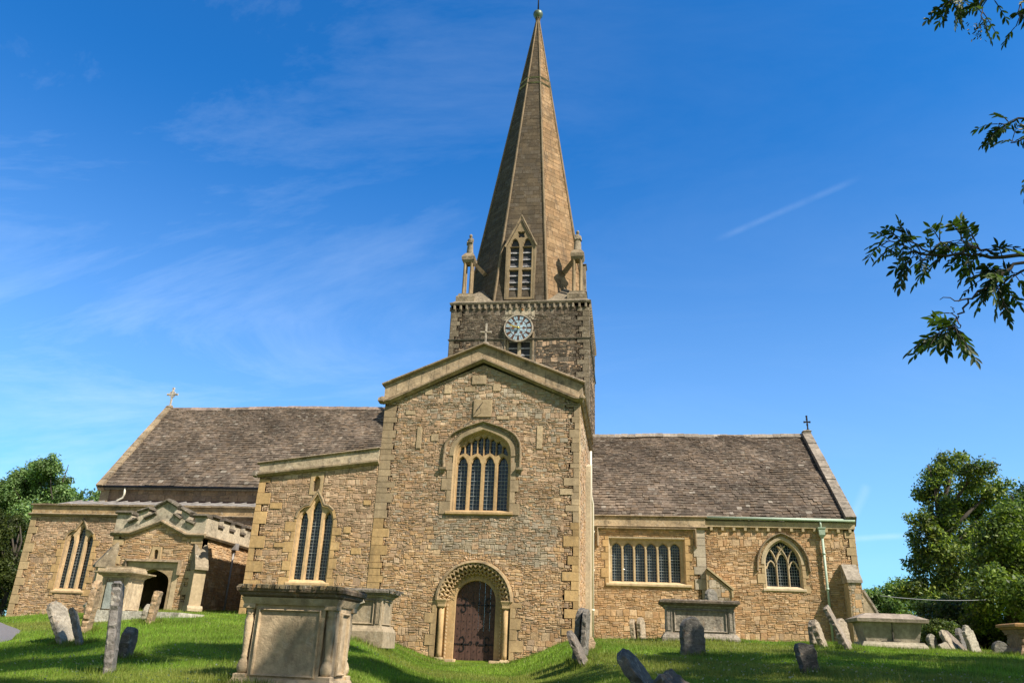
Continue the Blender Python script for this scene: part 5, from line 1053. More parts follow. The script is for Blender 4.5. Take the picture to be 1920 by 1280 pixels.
headstone(1594, 1221, 20.5, 1.06, .5, .10, 82, 25, 'flat', (.3, .26, .21), 'long thin headstone leaning left across the chancel buttress')
headstone(1586, 1212, 23.5, .72, .46, .16, 62, 8, 'round', (.36, .31, .24), 'small upright headstone half hidden behind the long leaning one')
headstone(1752, 1222, 27, .5, .4, .12, 60, 6, 'round', (.24, .23, .19), 'low grey stone nearest the hip-lidded chest tomb')
headstone(1793, 1226, 27, .74, .5, .12, 76, 28, 'round', (.34, .30, .23), 'brown headstone leaning left, first of the crowded group at right')
headstone(1778, 1225, 26.6, .3, .36, .1, 50, 30, 'broken', HL, 'little pale broken slab leaning in front of the crowded group at right')
headstone(1811, 1226, 27.5, .85, .5, .13, 78, 42, 'round', (.2, .17, .14), 'dark brown headstone leaning steeply within the crowded group at right')
headstone(1808, 1223, 29.5, .8, .45, .13, 74, 6, 'round', (.16, .155, .15), 'dark grey upright headstone at the back of the crowded group at right')
headstone(1831, 1225, 27, .84, .5, .12, 62, 14, 'shoulder', (.36, .34, .28), 'pale cream headstone standing at the right end of the crowded group')
headstone(1876, 1222, 29, .42, .5, .2, 30, 0, 'round', (.16, .155, .14), 'low grey stone beside the rust-coloured chest tomb')

# ------------------------------------------------------------------ chest tombs
def frame_panel(m, fr, a0, a1, b0, b1, wd=.035, dp=.035, tn=None):
    m.sweep([(a0, b0), (a1, b0), (a1, b1), (a0, b1)], [(0, 0), (.0, dp * .4), (wd * .4, dp), (wd * .75, dp * .8), (wd, 0)], closed=True, tone=tn, fr=fr)
def chest_tomb(X, Y, zb, hx, hy, H, label, tn, lidmat='lid', lidprof=None, style='plain', bodymat='tomb', yaw=0, lidtone=(.24, .22, .18), base=.1):
    root = thing('chest_tomb', (X, Y, zb), label, 'tomb', 'stone chest tombs in the churchyard'); o_ = np.array([X, Y, 0.0]); cz = math.cos(R(yaw)); sz_ = math.sin(R(yaw))
    def turn(m): m.xform(lambda q: np.array([X + (q[0] - X) * cz - (q[1] - Y) * sz_, Y + (q[0] - X) * sz_ + (q[1] - Y) * cz, q[2]])); return m
    m = MB(tn); m.stack(X, Y, hx - .02, hy - .02, [(zb - .35, .10), (zb + base, .10), (zb + base + .02, .09), (zb + base + .06, .07), (zb + base + .09, .04), (zb + base + .13, .02)]); turn(m).build('plinth', bodymat, root)
    z0, z1 = zb + base + .12, zb + H - .12; fs_ = Fr((X, Y - hy, 0), (1, 0, 0), (0, 0, 1), (0, -1, 0)); fe_ = Fr((X + hx, Y, 0), (0, 1, 0), (0, 0, 1), (1, 0, 0)); fw_ = Fr((X - hx, Y, 0), (0, 1, 0), (0, 0, 1), (-1, 0, 0))
    if style == 'baluster':
        m = MB(tn); m.stack(X, Y, hx - .17, hy - .05, [(z0, 0), (z1, 0)]); m.stack(X, Y, hx - .03, hy - .12, [(z0, 0), (z1, 0)]); m.stack(X, Y, hx, hy, [(z1 - .09, -.01), (z1 - .07, .0), (z1, .03)])
        f2 = Fr((X, Y - hy + .05, 0), (1, 0, 0), (0, 0, 1), (0, -1, 0)); frame_panel(m, f2, -hx + .22, hx - .22, z0 + .03, z1 - .14); frame_panel(m, Fr((X + hx - .03, Y, 0), (0, 1, 0), (0, 0, 1), (1, 0, 0)), -hy + .26, hy - .26, z0 + .06, z1 - .16)
        body = turn(m).build('body', bodymat, root)
        for sx in (-1, 1):
            for sy in (-1, 1):
                x, y = X + sx * (hx - .085), Y + sy * (hy - .085); q = MB(tuple(np.array(tn) * 1.08)); hh = z1 - z0 - .09
                q.stack(x, y, .075, .075, [(z0, .01), (z0 + .05, .01), (z0 + .06, -.01)]); q.lathe(x, y, [(.05, z0 + .05), (.075, z0 + .10), (.08, z0 + .15), (.06, z0 + .21), (.036, z0 + .25), (.05, z0 + .27), (.036, z0 + .29), (.04, z0 + .33), (.056, z0 + hh * .62), (.062, z0 + hh * .78), (.045, z0 + hh * .86), (.06, z0 + hh * .88), (.05, z0 + hh * .9), (.07, z0 + hh * .95)], 14); q.stack(x, y, .075, .075, [(z0 + hh * .94, -.01), (z0 + hh * .95, .01), (z0 + hh + .005, .01)]); turn(q).build('corner_baluster', bodymat, root)
    elif style == 'panel':
        m = MB(tn); m.stack(X, Y, hx - .04, hy - .04, [(z0, 0), (z1 - .06, 0), (z1 - .04, .03), (z1, .05)])
        f2 = Fr((X, Y - hy + .04, 0), (1, 0, 0), (0, 0, 1), (0, -1, 0)); m.box(-hx + .03, -hx + .2, z0, z1 - .05, -.01, .04, fr=f2, taper=.006); m.box(hx - .2, hx - .03, z0, z1 - .05, -.01, .04, fr=f2, taper=.006); frame_panel(m, f2, -hx + .24, hx - .24, z0 + .04, z1 - .1, .04, .04); f3 = Fr((X + hx - .04, Y, 0), (0, 1, 0), (0, 0, 1), (1, 0, 0)); frame_panel(m, f3, -hy + .12, hy - .12, z0 + .04, z1 - .1, .03, .03)
        frame_panel(m, f2, -hx + .06, -hx + .17, z0 + .06, z1 - .1, .015, .055); frame_panel(m, f2, hx - .17, hx - .06, z0 + .06, z1 - .1, .015, .055)
        body = turn(m).build('body', bodymat, root)
    elif style == 'leaning_panels':
        m = MB(tn); m.stack(X, Y, hx, hy, [(z0, -.1), (z1, .0)]); body = turn(m).build('body', bodymat, root); q = MB((.1, .09, .08), fs_); q.box(-.01, .012, z0 + .02, z1, -.1, .004); q.box(-.3, .2, z0 + .02, z0 + .03, -.2, .0); turn(q).build('panel_joint', 'tomb', body)
    m = MB(lidtone); prof = lidprof or [(z1 - .005, .0), (z1 + .02, .06), (z1 + .05, .07), (z1 + .065, .12), (z1 + .12, .125), (z1 + .135, .10), (z1 + .15, .02)]
    prof = [(p[0] if lidprof is None else z1 + p[0], p[1]) for p in prof]; m.stack(X, Y, hx, hy, prof); lid = turn(m).build('lid', lidmat, root)
    return root, z1 + .14
zc = gz(-4.42, 10.8); r1, zt1 = chest_tomb(-4.47, 10.9, -.20, .66, .42, 1.35, 'large foreground chest tomb with corner balusters and a mossy dark lid', (.52, .41, .27), style='baluster', lidprof=[(-.005, .0), (.015, .03), (.03, .05), (.06, .055), (.075, .085), (.12, .095), (.14, .08), (.155, .0)], lidtone=(.17, .13, .09))
# moss tufts along the lid edge
def moss(root, X, Y, z, hx, hy, n, tn, seed, yaw=0, name='moss'):
    r = np.random.default_rng(seed); m = MB(tn)
    for k in range(n):
        x = X + r.uniform(-hx, hx); y = Y + r.uniform(-hy, hy) if r.random() < .5 else Y - hy + r.uniform(-.01, .05); s = r.uniform(.012, .045); t = tuple(np.array(tn) * r.uniform(.5, 1.6)); m.stack(x, y, s * r.uniform(.7, 1.5), s, [(z - .03, .0), (z + s * .35, .0), (z + s * .6, -s * .5)], t, r.uniform(0, 3))
    return m.build(name, 'lid', root)
moss(r1, -4.47, 10.9, zt1, .72, .48, 420, (.12, .10, .06), 4)
p = at(703, 1196, 19.9); r2, zt2 = chest_tomb(-6.9, 20.2, gz(-6.8, 20.0) + .14, .92, .48, .98, 'grey chest tomb with a carved cherub head, behind the large foreground tomb', (.34, .28, .195), style='panel', base=.02, lidtone=(.2, .18, .15)); moss(r2, -6.8, 20.2, zt2, 1.05, .5, 260, (.2, .19, .16), 5)
m = MB((.42, .38, .3)); q0 = (-7.0 + .2, 19.64, gz(-6.8, 20.0) + .84); m.lathe(q0[0], q0[1], [(.02, q0[2] - .1), (.08, q0[2] - .04), (.09, q0[2] + .02), (.05, q0[2] + .09), (.01, q0[2] + .1)], 10)
for s_ in (-1, 1): m.prism([(q0[0] + s_ * .08, q0[2]), (q0[0] + s_ * .30, q0[2] + .06), (q0[0] + s_ * .34, q0[2] - .02), (q0[0] + s_ * .12, q0[2] - .09)], -.03, .03, fr=south(q0[1] + .05))
m.build('cherub_head', 'tomb', r2)
p = at(222, 1160, 24.4); r3, zt3 = chest_tomb(p[0] - .22, 24.6, .95, .50, .45, 1.40, 'pale chest tomb with a stepped lid and slate panel in front of the porch', (.50, .41, .28), style='panel', bodymat='tomb', lidmat='coping', lidtone=(.36, .29, .19), lidprof=[(-.005, .0), (.02, .08), (.06, .10), (.09, .20), (.13, .20), (.14, .0), (.22, -.02), (.26, -.06), (.30, -.06)])
m = MB((.33, .37, .35)); m.box(p[0] - .22 - .24, p[0] - .22 + .24, 1.22, 2.02, .04, .055, fr=Fr((0, 24.15, 0), (1, 0, 0), (0, 0, 1), (0, -1, 0))); m.build('inscription_panel', 'tomb', r3)
pa, pb = at(168, 1160, 23.6), at(331, 1158, 23.6); m = MB((.50, .48, .42)); m.box(pa[0], pb[0], 23.7, 25.3, .4, 1.17, fr=level(0), taper=.02); ls = m.build('ledger_slab', 'grave'); tag(ls, 'long low lichen-white stone base running under the pale chest tomb', 'stone base')
p = at(1315, 1203, 22.3); r4, zt4 = chest_tomb(p[0], 22.8, gz(p[0], 22.4) - .03, .92, .5, 1.03, 'mottled grey chest tomb with a thin dark lid below the raking buttress', (.30, .27, .23), style='panel', bodymat='grave', lidtone=(.17, .14, .11)); moss(r4, p[0], 22.8, zt4, 1.0, .5, 200, (.2, .17, .12), 8)
p = at(1672, 1217, 24.4); r5, zt5 = chest_tomb(p[0] + .12, 25.0, gz(p[0], 24.6) - .02, .80, .5, .86, 'smooth grey-green chest tomb with a hipped lid at the chancel end', (.36, .33, .26), style='leaning_panels', bodymat='tomb', lidmat='tomb', lidtone=(.36, .31, .25), lidprof=[(-.0, .0), (.01, .14), (.10, .16), (.24, -.18), (.25, -.2)])
p = at(1972, 1230, 21.5); r6, zt6 = chest_tomb(p[0], 22.0, gz(p[0], 21.8) - .02, .58, .42, .76, 'rust-orange lichened chest tomb at the right edge', (.28, .20, .13), style='baluster', bodymat='rust', lidmat='rust', lidtone=(.36, .22, .10))
tufts = []; rq = np.random.default_rng(9)
def ring_tuft(x, y, hx, hy, n):
    for k in range(n):
        a = rq.uniform(0, 2 * math.pi); c_, s_ = math.cos(a), math.sin(a); q = 1 / max(abs(c_) / hx, abs(s_) / hy) + rq.uniform(-.02, .07); tufts.append((x + q * c_, y + q * s_))
for o in list(COL.objects):
    if o.get('category') == 'headstone': l_ = o.matrix_world.translation; ring_tuft(l_.x, l_.y, .2, .24, 420)
for r_, hx_, hy_ in ((r1, .78, .54), (r2, 1.05, .6), (r4, 1.04, .62), (r5, .92, .62), (r6, .7, .54)): ring_tuft(r_.location.x, r_.location.y, hx_, hy_, 1500)
for k in range(5200): tufts.append((rq.uniform(XL - .1, XR + .3), 29.95 - abs(rq.normal(0, .05)))) 
for k in range(5200): tufts.append((rq.uniform(XR, BX1 + .8), 36.6 - abs(rq.normal(0, .06))))
for k in range(4000): tufts.append((rq.uniform(AX0, PX0), 35.92 - abs(rq.normal(0, .06))))
T_ = np.array([t for t in tufts if not (-6.6 < t[0] < -4.6 and t[1] > 29.6)]); n = len(T_); Zg = ground(T_[:, 0], T_[:, 1]); h = rq.uniform(.05, .15, n); wb = rq.uniform(.004, .008, n) * np.interp(T_[:, 1], [9, 35], [.8, 1.8]); an = rq.uniform(0, 6.28, n); le = rq.uniform(0, .6, n) * h; la = rq.uniform(0, 6.28, n)
V = np.empty((n, 3, 3), np.float32); V[:, 0] = np.stack([T_[:, 0] - wb * np.cos(an), T_[:, 1] - wb * np.sin(an), Zg - .01], 1); V[:, 1] = np.stack([T_[:, 0] + wb * np.cos(an), T_[:, 1] + wb * np.sin(an), Zg - .01], 1); V[:, 2] = np.stack([T_[:, 0] + le * np.cos(la), T_[:, 1] + le * np.sin(la), Zg + h], 1)
tf = fast_mesh('long_grass', V.reshape(-1, 3), np.arange(n * 3).reshape(-1, 3), 'blade', np.array([.13, .19, .03]) * rq.uniform(.5, 1.5, (n, 1)) + rq.uniform(0, .06, (n, 1)) * np.array([1, .8, .2])); tag(tf, 'longer uncut grass left round the feet of the stones and walls', 'grass', kind='stuff')

# ------------------------------------------------------------------ trees
def leaf_cloud(cs, n, size, rng, cols, squash=.8, hollow=.55, up=.3):
    """cs: (x,y,z,r) puffs; leaves laid through each puff's outer volume with gaps"""
    cs = np.array(cs, float); sub_ = [cs * (1, 1, 1, .8)]
    for k in range(7): d_ = rng.normal(size=(len(cs), 3)); d_ /= np.linalg.norm(d_, axis=1)[:, None]; q_ = cs.copy(); q_[:, :3] += d_ * cs[:, 3:4] * rng.uniform(.55, 1.0, (len(cs), 1)) * (1, 1, squash); q_[:, 3] *= rng.uniform(.28, .5, len(cs)); sub_.append(q_)
    cs = np.vstack(sub_); w_ = cs[:, 3] ** 2; idx = rng.choice(len(cs), n, p=w_ / w_.sum()); d = rng.normal(size=(n, 3)); d /= np.linalg.norm(d, axis=1)[:, None]; rad = hollow + (1.08 - hollow) * rng.random(n) ** .6
    lump = 1 + .22 * np.sin(d[:, 0] * 7 + idx) * np.sin(d[:, 2] * 6 + idx * 2) + .12 * np.sin(d[:, 1] * 13 + idx * 5); P_ = cs[idx, :3] + d * (cs[idx, 3] * rad * lump)[:, None] * np.array([1, 1, squash])
    P_ += rng.normal(0, size * .9, (n, 3)); nv = d * .6 + rng.normal(0, .7, (n, 3)) + np.array([0, 0, up]); nv /= np.linalg.norm(nv, axis=1)[:, None]; t = np.cross(nv, rng.normal(size=(n, 3))); t /= np.linalg.norm(t, axis=1)[:, None]; b_ = np.cross(nv, t); s = size * rng.uniform(.6, 1.35, n)[:, None]
    V = np.stack([P_ - t * s, P_ - b_ * s * .45 + nv * s * .12, P_ + t * s, P_ + b_ * s * .45 + nv * s * .12], 1).reshape(-1, 3); Fq = np.arange(n * 4).reshape(-1, 4); cols = np.array(cols); tn = cols[rng.integers(len(cols), size=n)] * rng.uniform(.7, 1.3, (n, 1)); tn *= (1 + .35 * np.sin(idx * 1.7))[:, None]
    return V, Fq, tn
def limbs(mb, base, puffs, h0, r0, rng, tn=(.06, .05, .04)):
    b = np.array(base, float); top = np.array([b[0], b[1], max(p[2] for p in puffs) - .3]); k = 7; tr = [b + (top - b) * t + np.array([rng.normal(0, .12), rng.normal(0, .12), 0]) * (t > 0) for t in np.linspace(0, 1, k)]; mb.tube([b - np.array([0, 0, .4])] + tr, [r0 * 1.35] + [r0 * (1.05 - .9 * t) for t in np.linspace(0, 1, k)], 9)
    for p in puffs:
        c = np.array(p[:3]); s = b + (top - b) * min(.9, max(.2, (c[2] - p[3] * .9 - b[2]) / (top[2] - b[2] + 1e-6) * .75)); md = (s + c) / 2 + rng.normal(0, .15, 3) + np.array([0, 0, .2]); rr0 = r0 * .42; mb.tube([s, md, c], [rr0, rr0 * .65, rr0 * .2], 6)
        for q in range(4): e = c + rng.normal(0, .6, 3) * p[3]; mb.tube([md * .4 + c * .6, (c + e) / 2 + rng.normal(0, .1, 3), e], [rr0 * .3, rr0 * .2, rr0 * .06], 4)
def tree(name, base, puffs, n, size, cols, label, cat='tree', r0=.3, seed=1, group='trees around the churchyard', trunk=True, **kw):
    r = np.random.default_rng(seed); root = thing(name, base, label, cat, group)
    if trunk: m = MB((.06, .05, .04)); limbs(m, base, [q for q in puffs if q[2] > base[2] + 3] or puffs, 0, r0, r); m.build('trunk', 'bark', root)
    V, Fq, tn = leaf_cloud(puffs, n, size, r, cols, **kw); V = V - np.array(base); fast_mesh('crown', V, Fq, 'leaf', tn, parent=root); return root
def puffs_px(lst, Y, rng, spread=1.0):
    out = []
    for px, py, rp in lst:
        p = at(px, py, Y + rng.uniform(-1, 1) * spread); out.append((p[0], p[1], p[2], rp * Y / 1560))
    return out
GRN = [(.12, .18, .028), (.18, .25, .042), (.09, .145, .025), (.27, .32, .075)]
DKG = [(.045, .085, .026), (.045, .085, .025), (.03, .06, .02), (.06, .105, .03)]
BLG = [(.15, .25, .085), (.19, .29, .10), (.11, .19, .07)]
YEW = [(.05, .07, .014), (.07, .09, .02), (.035, .055, .012)]
rt = np.random.default_rng(21)
# right-hand group
T1 = [(1790, 870, 34), (1755, 895, 34), (1735, 920, 28), (1825, 890, 34), (1860, 920, 34), (1800, 930, 44), (1760, 960, 38), (1730, 980, 24), (1840, 960, 44), (1795, 1000, 48), (1745, 1020, 38), (1715, 1010, 18), (1840, 1030, 44), (1780, 1060, 48), (1730, 1060, 34), (1830, 1090, 46), (1770, 1120, 48), (1720, 1110, 32), (1810, 1150, 44)]
p = at(1800, 1225, 52); tree('lime_tree', (p[0], 52, 1.0), puffs_px(T1, 52, rt, 2), 40000, .115, GRN + DKG[:2], 'tall loose-crowned green tree right of the chancel, bare branch ends against the sky', seed=31, r0=.4, hollow=.35)
T2 = [(1880, 1000, 50), (1925, 980, 50), (1860, 1050, 50), (1920, 1060, 60), (1880, 1110, 55), (1935, 1130, 60), (1850, 1150, 45), (1900, 1180, 45), (1960, 1040, 60), (1985, 1120, 70)]
p = at(1910, 1225, 44); tree('maple_tree', (p[0], 44, 1.0), puffs_px(T2, 44, rt, 2), 38000, .11, GRN[:3] + DKG[:1], 'bright green spreading tree at the right edge in front of the tall tree', seed=32, r0=.35, hollow=.35)
T3 = [(1890, 960, 30), (1915, 945, 34), (1945, 935, 36), (1970, 960, 50), (1920, 990, 40), (1960, 1020, 60), (1990, 1090, 60), (1930, 1100, 50)]
p = at(1950, 1225, 66); tree('dark_conifer', (p[0], 66, 1.0), puffs_px(T3, 66, rt, 2), 14000, .15, DKG, 'dark evergreen behind the trees at the right edge', seed=33, r0=.4, hollow=.3)
T4 = [(1640, 1125, 22), (1665, 1112, 20), (1690, 1100, 24), (1665, 1140, 26), (1625, 1140, 16), (1700, 1135, 30), (1640, 1155, 22), (1680, 1165, 28), (1710, 1170, 26)]
p = at(1670, 1225, 75); tree('hedge_tree', (p[0], 75, 1.0), puffs_px(T4, 75, rt, 2), 12000, .15, BLG + GRN[:1], 'low distant green tree between the chancel end and the tall tree', seed=34, r0=.3, hollow=.3)
T5 = [(1750, 1150, 40), (1800, 1165, 44), (1850, 1180, 44), (1740, 1185, 34), (1790, 1205, 36), (1900, 1195, 44), (1840, 1210, 36), (1950, 1190, 50), (1700, 1195, 26), (1720, 1215, 24), (1860, 1222, 30), (1900, 1220, 30)]
p = at(1810, 1225, 47); tree('yew_hedge', (p[0], 47, 1.0), puffs_px(T5, 47, rt, 1.5), 26000, .09, DKG + [(.02, .035, .012)], 'dark yew hedge massed behind the crowded headstones at right', 'hedge', seed=35, r0=.15, hollow=.3)
T6 = [(1755, 1180, 16), (1775, 1178, 17), (1740, 1188, 13), (1765, 1195, 17), (1790, 1190, 15), (1745, 1200, 12), (1785, 1206, 12)]
p = at(1765, 1222, 31); tree('rose_bush', (p[0], 31, 1.0), puffs_px(T6, 31, rt, .5), 9000, .045, [(.11, .15, .04), (.14, .17, .05), (.08, .13, .04)], 'light green bush behind the hip-lidded chest tomb', 'bush', seed=36, r0=.05, hollow=.2)
# left-hand group
T7 = [(95, 875, 26), (70, 890, 34), (110, 905, 24), (40, 905, 34), (85, 930, 36), (20, 925, 36), (120, 945, 20), (-10, 940, 50), (50, 960, 44), (100, 975, 34), (0, 990, 50), (75, 870, 20), (125, 925, 22), (55, 920, 30), (130, 960, 18), (140, 945, 10), (60, 1010, 44), (-40, 1000, 60), (20, 1060, 50), (148, 935, 8)]
p = at(50, 1175, 72); tree('chestnut_tree', (p[0], 72, 1.0), puffs_px(T7, 72, rt, 2), 70000, .15, BLG + [(.08, .13, .035)], 'full rounded green tree behind the left end of the aisle', seed=37, r0=.22, hollow=.15)
T8 = [(-5, 1165, 24), (-25, 1130, 40), (-10, 1060, 40), (10, 980, 30), (-20, 1000, 50), (25, 1020, 30), (5, 1050, 36), (20, 1085, 26), (-10, 1100, 45), (8, 1130, 22), (-30, 1150, 40), (38, 990, 14), (-60, 1060, 60)]
p = at(-10, 1178, 42); tree('yew_tree', (p[0], 42, .9), puffs_px(T8, 42, rt, 1.5), 60000, .08, YEW, 'dark olive yew tree at the left edge beside the aisle corner', seed=38, r0=.16, hollow=.1)
p0 = at(200, 930, 60); tree('far_tree', (p0[0] - 1, 60, 1.0), [(p0[0] - 1.2, 60, p0[2] - .7, 1.3), (p0[0] - .2, 60, p0[2] - .4, .9)], 1500, .16, BLG, 'small treetop peeping over the aisle roof end', seed=39, r0=.15)
# cable across the right trees
m = MB((.3, .3, .3)); A_, B_ = at(1650, 1116, 38), at(2050, 1090, 46); m.tube([A_ + (B_ - A_) * t - np.array([0, 0, .5 * 4 * t * (1 - t)]) for t in np.linspace(0, 1, 14)], .012, 5); tag(m.build('overhead_cable', 'cable'), 'thin grey overhead cable crossing in front of the trees at right', 'cable')

# ---- the ash tree standing to the right of the viewer; its boughs reach into view
AT = np.array([6.8, 3.6, -.45]); ash = thing('ash_tree', AT, 'ash tree just outside the right edge whose leafy boughs hang into the sky', 'tree', 'trees around the churchyard')
ra = np.random.default_rng(77)
m = MB((.07, .06, .045)); trunk = [AT + np.array([0, 0, -.5]), AT + np.array([0, 0, 0]), AT + np.array([.05, -.1, 2.5]), AT + np.array([.1, 0, 5]), AT + np.array([-.2, .1, 8]), AT + np.array([0, 0, 11])]; m.tube(trunk, [.42, .36, .3, .25, .17, .06], 12)
TB = [] 
big = [((0, 0, 4.0), (3.3, 1.2, 7.0), .13), ((0, 0, 5.0), (-2.2, -2.4, 8.5), .12), ((0, 0, 5.5), (-.6, 3.0, 9.0), .12), ((0, 0, 6.5), (2.3, -2.2, 10), .1), ((0, 0, 7.0), (-2.0, .4, 11.2), .1), ((0, 0, 4.6), (1.6, 4.0, 7.6), .1), ((0, 0, 7.5), (.8, 1.5, 12), .09)]
for s, e, r_ in big: s, e = AT + np.array(s), AT + np.array(e); md = (s + e) / 2 + np.array([0, 0, .5]); m.tube([s, md, e], [r_, r_ * .7, r_ * .2], 8)
m.build('trunk', 'bark', ash)
for_shade = [(e[0] + AT[0], e[1] + AT[1], e[2] + AT[2], 1.3) for s, e, r_ in big] + [(5.4 + a, 4.6 + b_, 12.8 + c, r_) for a, b_, c, r_ in ((.9, .9, .3, .75), (-3.2, 1, .5, 1.1), (-2, 3.2, .8, 1.2), (1.6, 3.4, 1.2, 1.2), (-4.4, -1.2, .3, 1.0), (2.8, -.6, -.5, 1.4), (-1.5, -2.6, .2, 1.2), (3.2, 2.2, .5, 1.1), (-5.0, 1.6, 1.5, .8), (.2, 1.8, 3.0, 1.2), (-2.2, -.4, 2.6, 1.0), (.4, 4.6, 2.6, .9), (-4.6, 2.8, 2.2, 1.2), (-6.2, .2, 2.0, 1.0), (-3.6, -2.8, 1.0, 1.2), (-6.4, -2.2, 2.2, 1.1), (-4.9, .2, 3.6, 1.0), (-7.4, 1.6, 3.0, 1.0), (-2.6, 2.2, 4.4, 1.0))]
V, Fq, tn = leaf_cloud(for_shade, 150000, .08, ra, [(.05, .11, .02), (.07, .14, .025), (.04, .09, .02)], hollow=.2); fast_mesh('crown', V - AT, Fq, 'leaf', tn, parent=ash)
tw_, lf_v, lf_f, lf_c = MB((.03, .025, .02)), [], [], []
def leaflet(p, d, nrm, L, wd, col):
    d = d / np.linalg.norm(d); s = np.cross(d, nrm); s /= np.linalg.norm(s) + 1e-9; n2 = np.cross(s, d); o = len(lf_v)
    pts_ = [(0, 0, 0), (.22, .7, .02), (.5, 1, .03), (.78, .62, .0), (1, 0, -.1), (.78, -.62, .0), (.5, -1, .03), (.22, -.7, .02), (.5, 0, -.09)]
    for a, b_, c in pts_: lf_v.append(p + d * a * L + s * b_ * wd + n2 * c * L)
    for k in range(8): lf_f.append((o + k, o + (k + 1) % 8, o + 8)); lf_c.append(col)
def ash_leaf(p, d, L=.2, pairs=4, ls=.075, lush=1.0):
    d = d / np.linalg.norm(d); up = np.array([ra.normal(0, .35), ra.normal(0, .35), 1.0]); up -= d * (up @ d); up /= np.linalg.norm(up) + 1e-9; s = np.cross(d, up); path = []
    for t in np.linspace(0, 1, 6): path.append(p + d * L * t + np.array([0, 0, -.35 * L * t * t]))
    tw_.tube(path, [.0035, .003, .0028, .0024, .002, .0015], 4)
    base = np.array([(.030, .060, .012), (.04, .08, .015), (.055, .10, .02), (.025, .05, .012)][ra.integers(4)]) * ra.uniform(.7, 1.3)
    for k in range(pairs):
        t = .28 + .62 * k / max(1, pairs - 1); q = path[int(t * 5)] * (1 - (t * 5 % 1)) + path[min(5, int(t * 5) + 1)] * (t * 5 % 1)
        for sg in (-1, 1): dd_ = d * .65 + s * sg * .75 + np.array([0, 0, -.45]) + ra.normal(0, .12, 3); leaflet(q, dd_, up + ra.normal(0, .25, 3), ls * ra.uniform(.8, 1.25), ls * ra.uniform(.15, .22), tuple(base * ra.uniform(.8, 1.25)))
    leaflet(path[-1], d * .8 + np.array([0, 0, -.5]), up, ls * 1.15, ls * .18, tuple(base))
def bough(px_path, Y0, Y1, r0, r1, anchor=None, leaves=40, span=(.15, 1), tuft=.16):
    """px_path: where the bough runs in the sky, at depths Y0..Y1 (metres from the viewer)"""
    n = len(px_path); P_ = [at(px, py, Y0 + (Y1 - Y0) * i / max(1, n - 1)) for i, (px, py) in enumerate(px_path)]
    if anchor is not None: P_ = [np.array(anchor)] + P_
    m_ = [P_[0]]
    for i in range(1, len(P_)):
        for t in (.33, .66, 1): m_.append(P_[i - 1] * (1 - t) + P_[i] * t + (ra.normal(0, .008, 3) if t < 1 else 0))
    tw_.tube(m_, list(np.linspace(r0, r1, len(m_))), 6); off = 3 if anchor is not None else 0; seg = m_[off:]; tot = len(seg)
    for k in range(leaves):
        t = span[0] + (span[1] - span[0]) * ra.random() ** .8; i = min(tot - 2, int(t * (tot - 1))); f = t * (tot - 1) - i; q = seg[i] * (1 - f) + seg[i + 1] * f; dr = seg[i + 1] - seg[i]; dr /= np.linalg.norm(dr) + 1e-9; dd_ = dr * ra.uniform(.2, .9) + ra.normal(0, .55, 3) + np.array([0, 0, -.1]); dd_ /= np.linalg.norm(dd_); tip = q + dd_ * tuft * ra.uniform(.1, .7)
        tw_.tube([q, tip], [.003, .002], 4, cap=False); ash_leaf(tip, dd_, ra.uniform(.09, .15), int(ra.integers(3, 6)), ra.uniform(.044, .064))
    return P_
def limb(p0, p1, r0, r1, sag, n_side, lv):
    """a crooked limb from the trunk with leafy side shoots all along it"""
    p0, p1 = np.array(p0, float), np.array(p1, float); L = np.linalg.norm(p1 - p0); w_ = ra.normal(0, .045 * L, (9, 3)); w_[0] = w_[-1] = 0; w_[-2] *= .4
    P_ = [p0 + (p1 - p0) * t + np.array([0, 0, sag * math.sin(math.pi * t)]) + w_[k] for k, t in enumerate(np.linspace(0, 1, 9))]; tw_.tube(P_, list(np.linspace(r0, r1, 9)), 8)
    for k in range(n_side):
        t = ra.uniform(.12, .93); i = int(t * 8); q = P_[i] + (P_[i + 1] - P_[i]) * (t * 8 - i); d = ra.normal(0, 1, 3) * np.array([.8, .8, .7]) + np.array([-.2, 0, .25]); d /= np.linalg.norm(d)
        if d[0] < 0 and t > .7: d[0] *= -1
        l = ra.uniform(.25, .7); e = q + d * l; md = (q + e) / 2 + ra.normal(0, .04, 3); tw_.tube([q, md, e], [r1 * .8, r1 * .5, .003], 5)
        for m_ in range(lv): f = ra.uniform(.25, 1); g = q * (1 - f) + e * f; dd = d * .5 + ra.normal(0, .6, 3); dd /= np.linalg.norm(dd); ash_leaf(g, dd, ra.uniform(.10, .17), int(ra.integers(3, 6)), ra.uniform(.05, .075))
Yb = 4.4; hub = at(1962, 482, Yb); hub2 = at(1960, 225, Yb); hub3 = at(1950, -40, Yb + .2)
limb(AT + np.array([-.1, 0, 3.2]), hub, .05, .013, .35, 22, 7); limb(AT + np.array([-.1, 0, 4.2]), hub2, .045, .010, .3, 20, 7); limb(AT + np.array([-.1, 0, 5.0]), hub3, .05, .013, .4, 24, 7)
bough([(1960, 480), (1880, 482), (1820, 480), (1750, 478), (1708, 472)], Yb, Yb - .1, .013, .005, leaves=14, span=(.2, 1))
bough([(1880, 482), (1850, 468), (1820, 462), (1800, 450)], Yb, Yb + .1, .010, .003, leaves=24, tuft=.14)
bough([(1750, 478), (1725, 462), (1700, 450), (1680, 445)], Yb, Yb - .1, .006, .003, leaves=8, tuft=.08)
bough([(1708, 472), (1690, 458), (1668, 452), (1652, 462)], Yb, Yb, .005, .0025, leaves=6, tuft=.05)
bough([(1790, 480), (1770, 460), (1760, 447)], Yb, Yb, .005, .0025, leaves=4, tuft=.05)
bough([(1950, 490), (1900, 495), (1870, 520), (1845, 542), (1815, 560), (1808, 585), (1795, 600), (1778, 612)], Yb, Yb - .1, .010, .0035, leaves=0)
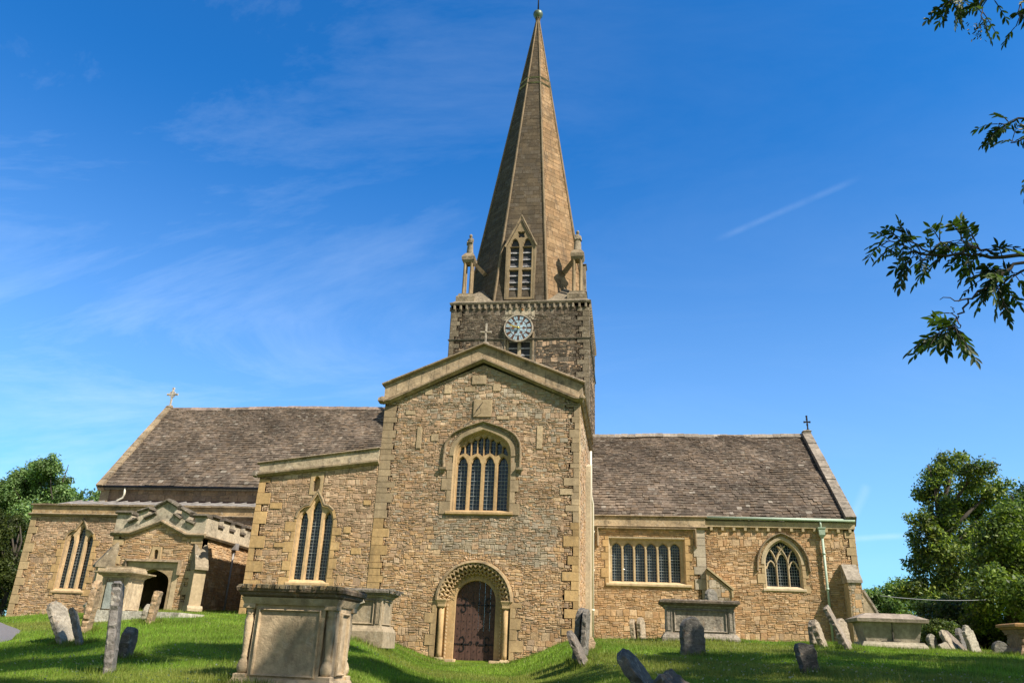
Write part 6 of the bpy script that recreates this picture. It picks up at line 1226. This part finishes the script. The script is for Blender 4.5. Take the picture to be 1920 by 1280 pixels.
bough([(1900, 495), (1880, 505), (1860, 520)], Yb, Yb, .006, .003, leaves=18, tuft=.12, span=(0, 1))
bough([(1935, 500), (1905, 515), (1880, 530), (1868, 545)], Yb, Yb + .1, .008, .003, leaves=16, tuft=.11)
bough([(1815, 560), (1790, 564), (1762, 562)], Yb - .05, Yb - .05, .005, .002, leaves=0)
bough([(1795, 600), (1780, 612), (1765, 625), (1758, 645)], Yb - .1, Yb - .1, .005, .0025, leaves=14, tuft=.055, span=(.0, .85))
bough([(1795, 600), (1800, 615), (1798, 632)], Yb - .1, Yb - .1, .004, .002, leaves=4, tuft=.04)
bough([(1795, 595), (1790, 585), (1782, 575)], Yb - .1, Yb - .1, .003, .002, leaves=1, tuft=.04)
bough([(1960, 225), (1920, 222), (1890, 232), (1872, 240)], Yb, Yb, .010, .003, leaves=9, tuft=.08, span=(.1, 1))
bough([(1945, 250), (1915, 262), (1895, 268)], Yb, Yb, .006, .003, leaves=4, tuft=.08)
bough([(1960, 300), (1935, 305)], Yb, Yb, .006, .003, leaves=2, tuft=.05)
bough([(1950, -40), (1900, -25), (1850, -10), (1800, -5), (1780, 0)], Yb + .2, Yb + .2, .014, .004, leaves=30, tuft=.12, span=(.1, 1))
bough([(1850, -10), (1842, 25), (1836, 45)], Yb + .2, Yb + .2, .005, .003, leaves=3, tuft=.03)
bough([(1920, -10), (1910, 20), (1905, 50)], Yb + .2, Yb + .2, .006, .003, leaves=5, tuft=.05)
tw_.build('twigs', 'twig', ash)
# dense seed bunch
for k in range(60): q = at(1836 + ra.normal(0, 10), 52 + ra.normal(0, 8), Yb + .2); leaflet(q + ra.normal(0, .01, 3), ra.normal(0, 1, 3) + np.array([0, 0, -1.0]), ra.normal(0, 1, 3), .028, .005, (.03, .05, .012))
fast_mesh('leaflets', np.array(lf_v) - AT, lf_f, 'leaf', np.array(lf_c), parent=ash)
# two more trees behind and beside the viewer; their shade falls over the mounds
def shade_tree(x, y, h, rad, seed, label, n=11000):
    r = np.random.default_rng(seed); z = gz(x, y); pf = []
    for k in range(23): a = r.uniform(0, 6.28); q = rad * math.sqrt(r.random()); hh = z + h * r.uniform(.45, .95); pf.append((x + q * math.cos(a), y + q * math.sin(a), hh, rad * r.uniform(.26, .42)))
    tree('ash_tree', (x, y, z), pf, n, .11, GRN, label, seed=seed, r0=.3, hollow=.2)
shade_tree(13, 11.5, 12, 3.4, 51, 'broad ash tree outside the right edge, nearest the leaning headstones', 38000)
shade_tree(18, 8.5, 14, 3.8, 52, 'taller ash tree well outside the right edge, beside the churchyard wall', 42000)
shade_tree(11.5, 6, 14.5, 3.4, 53, 'slender tall ash tree beside the viewer to the right', 38000)
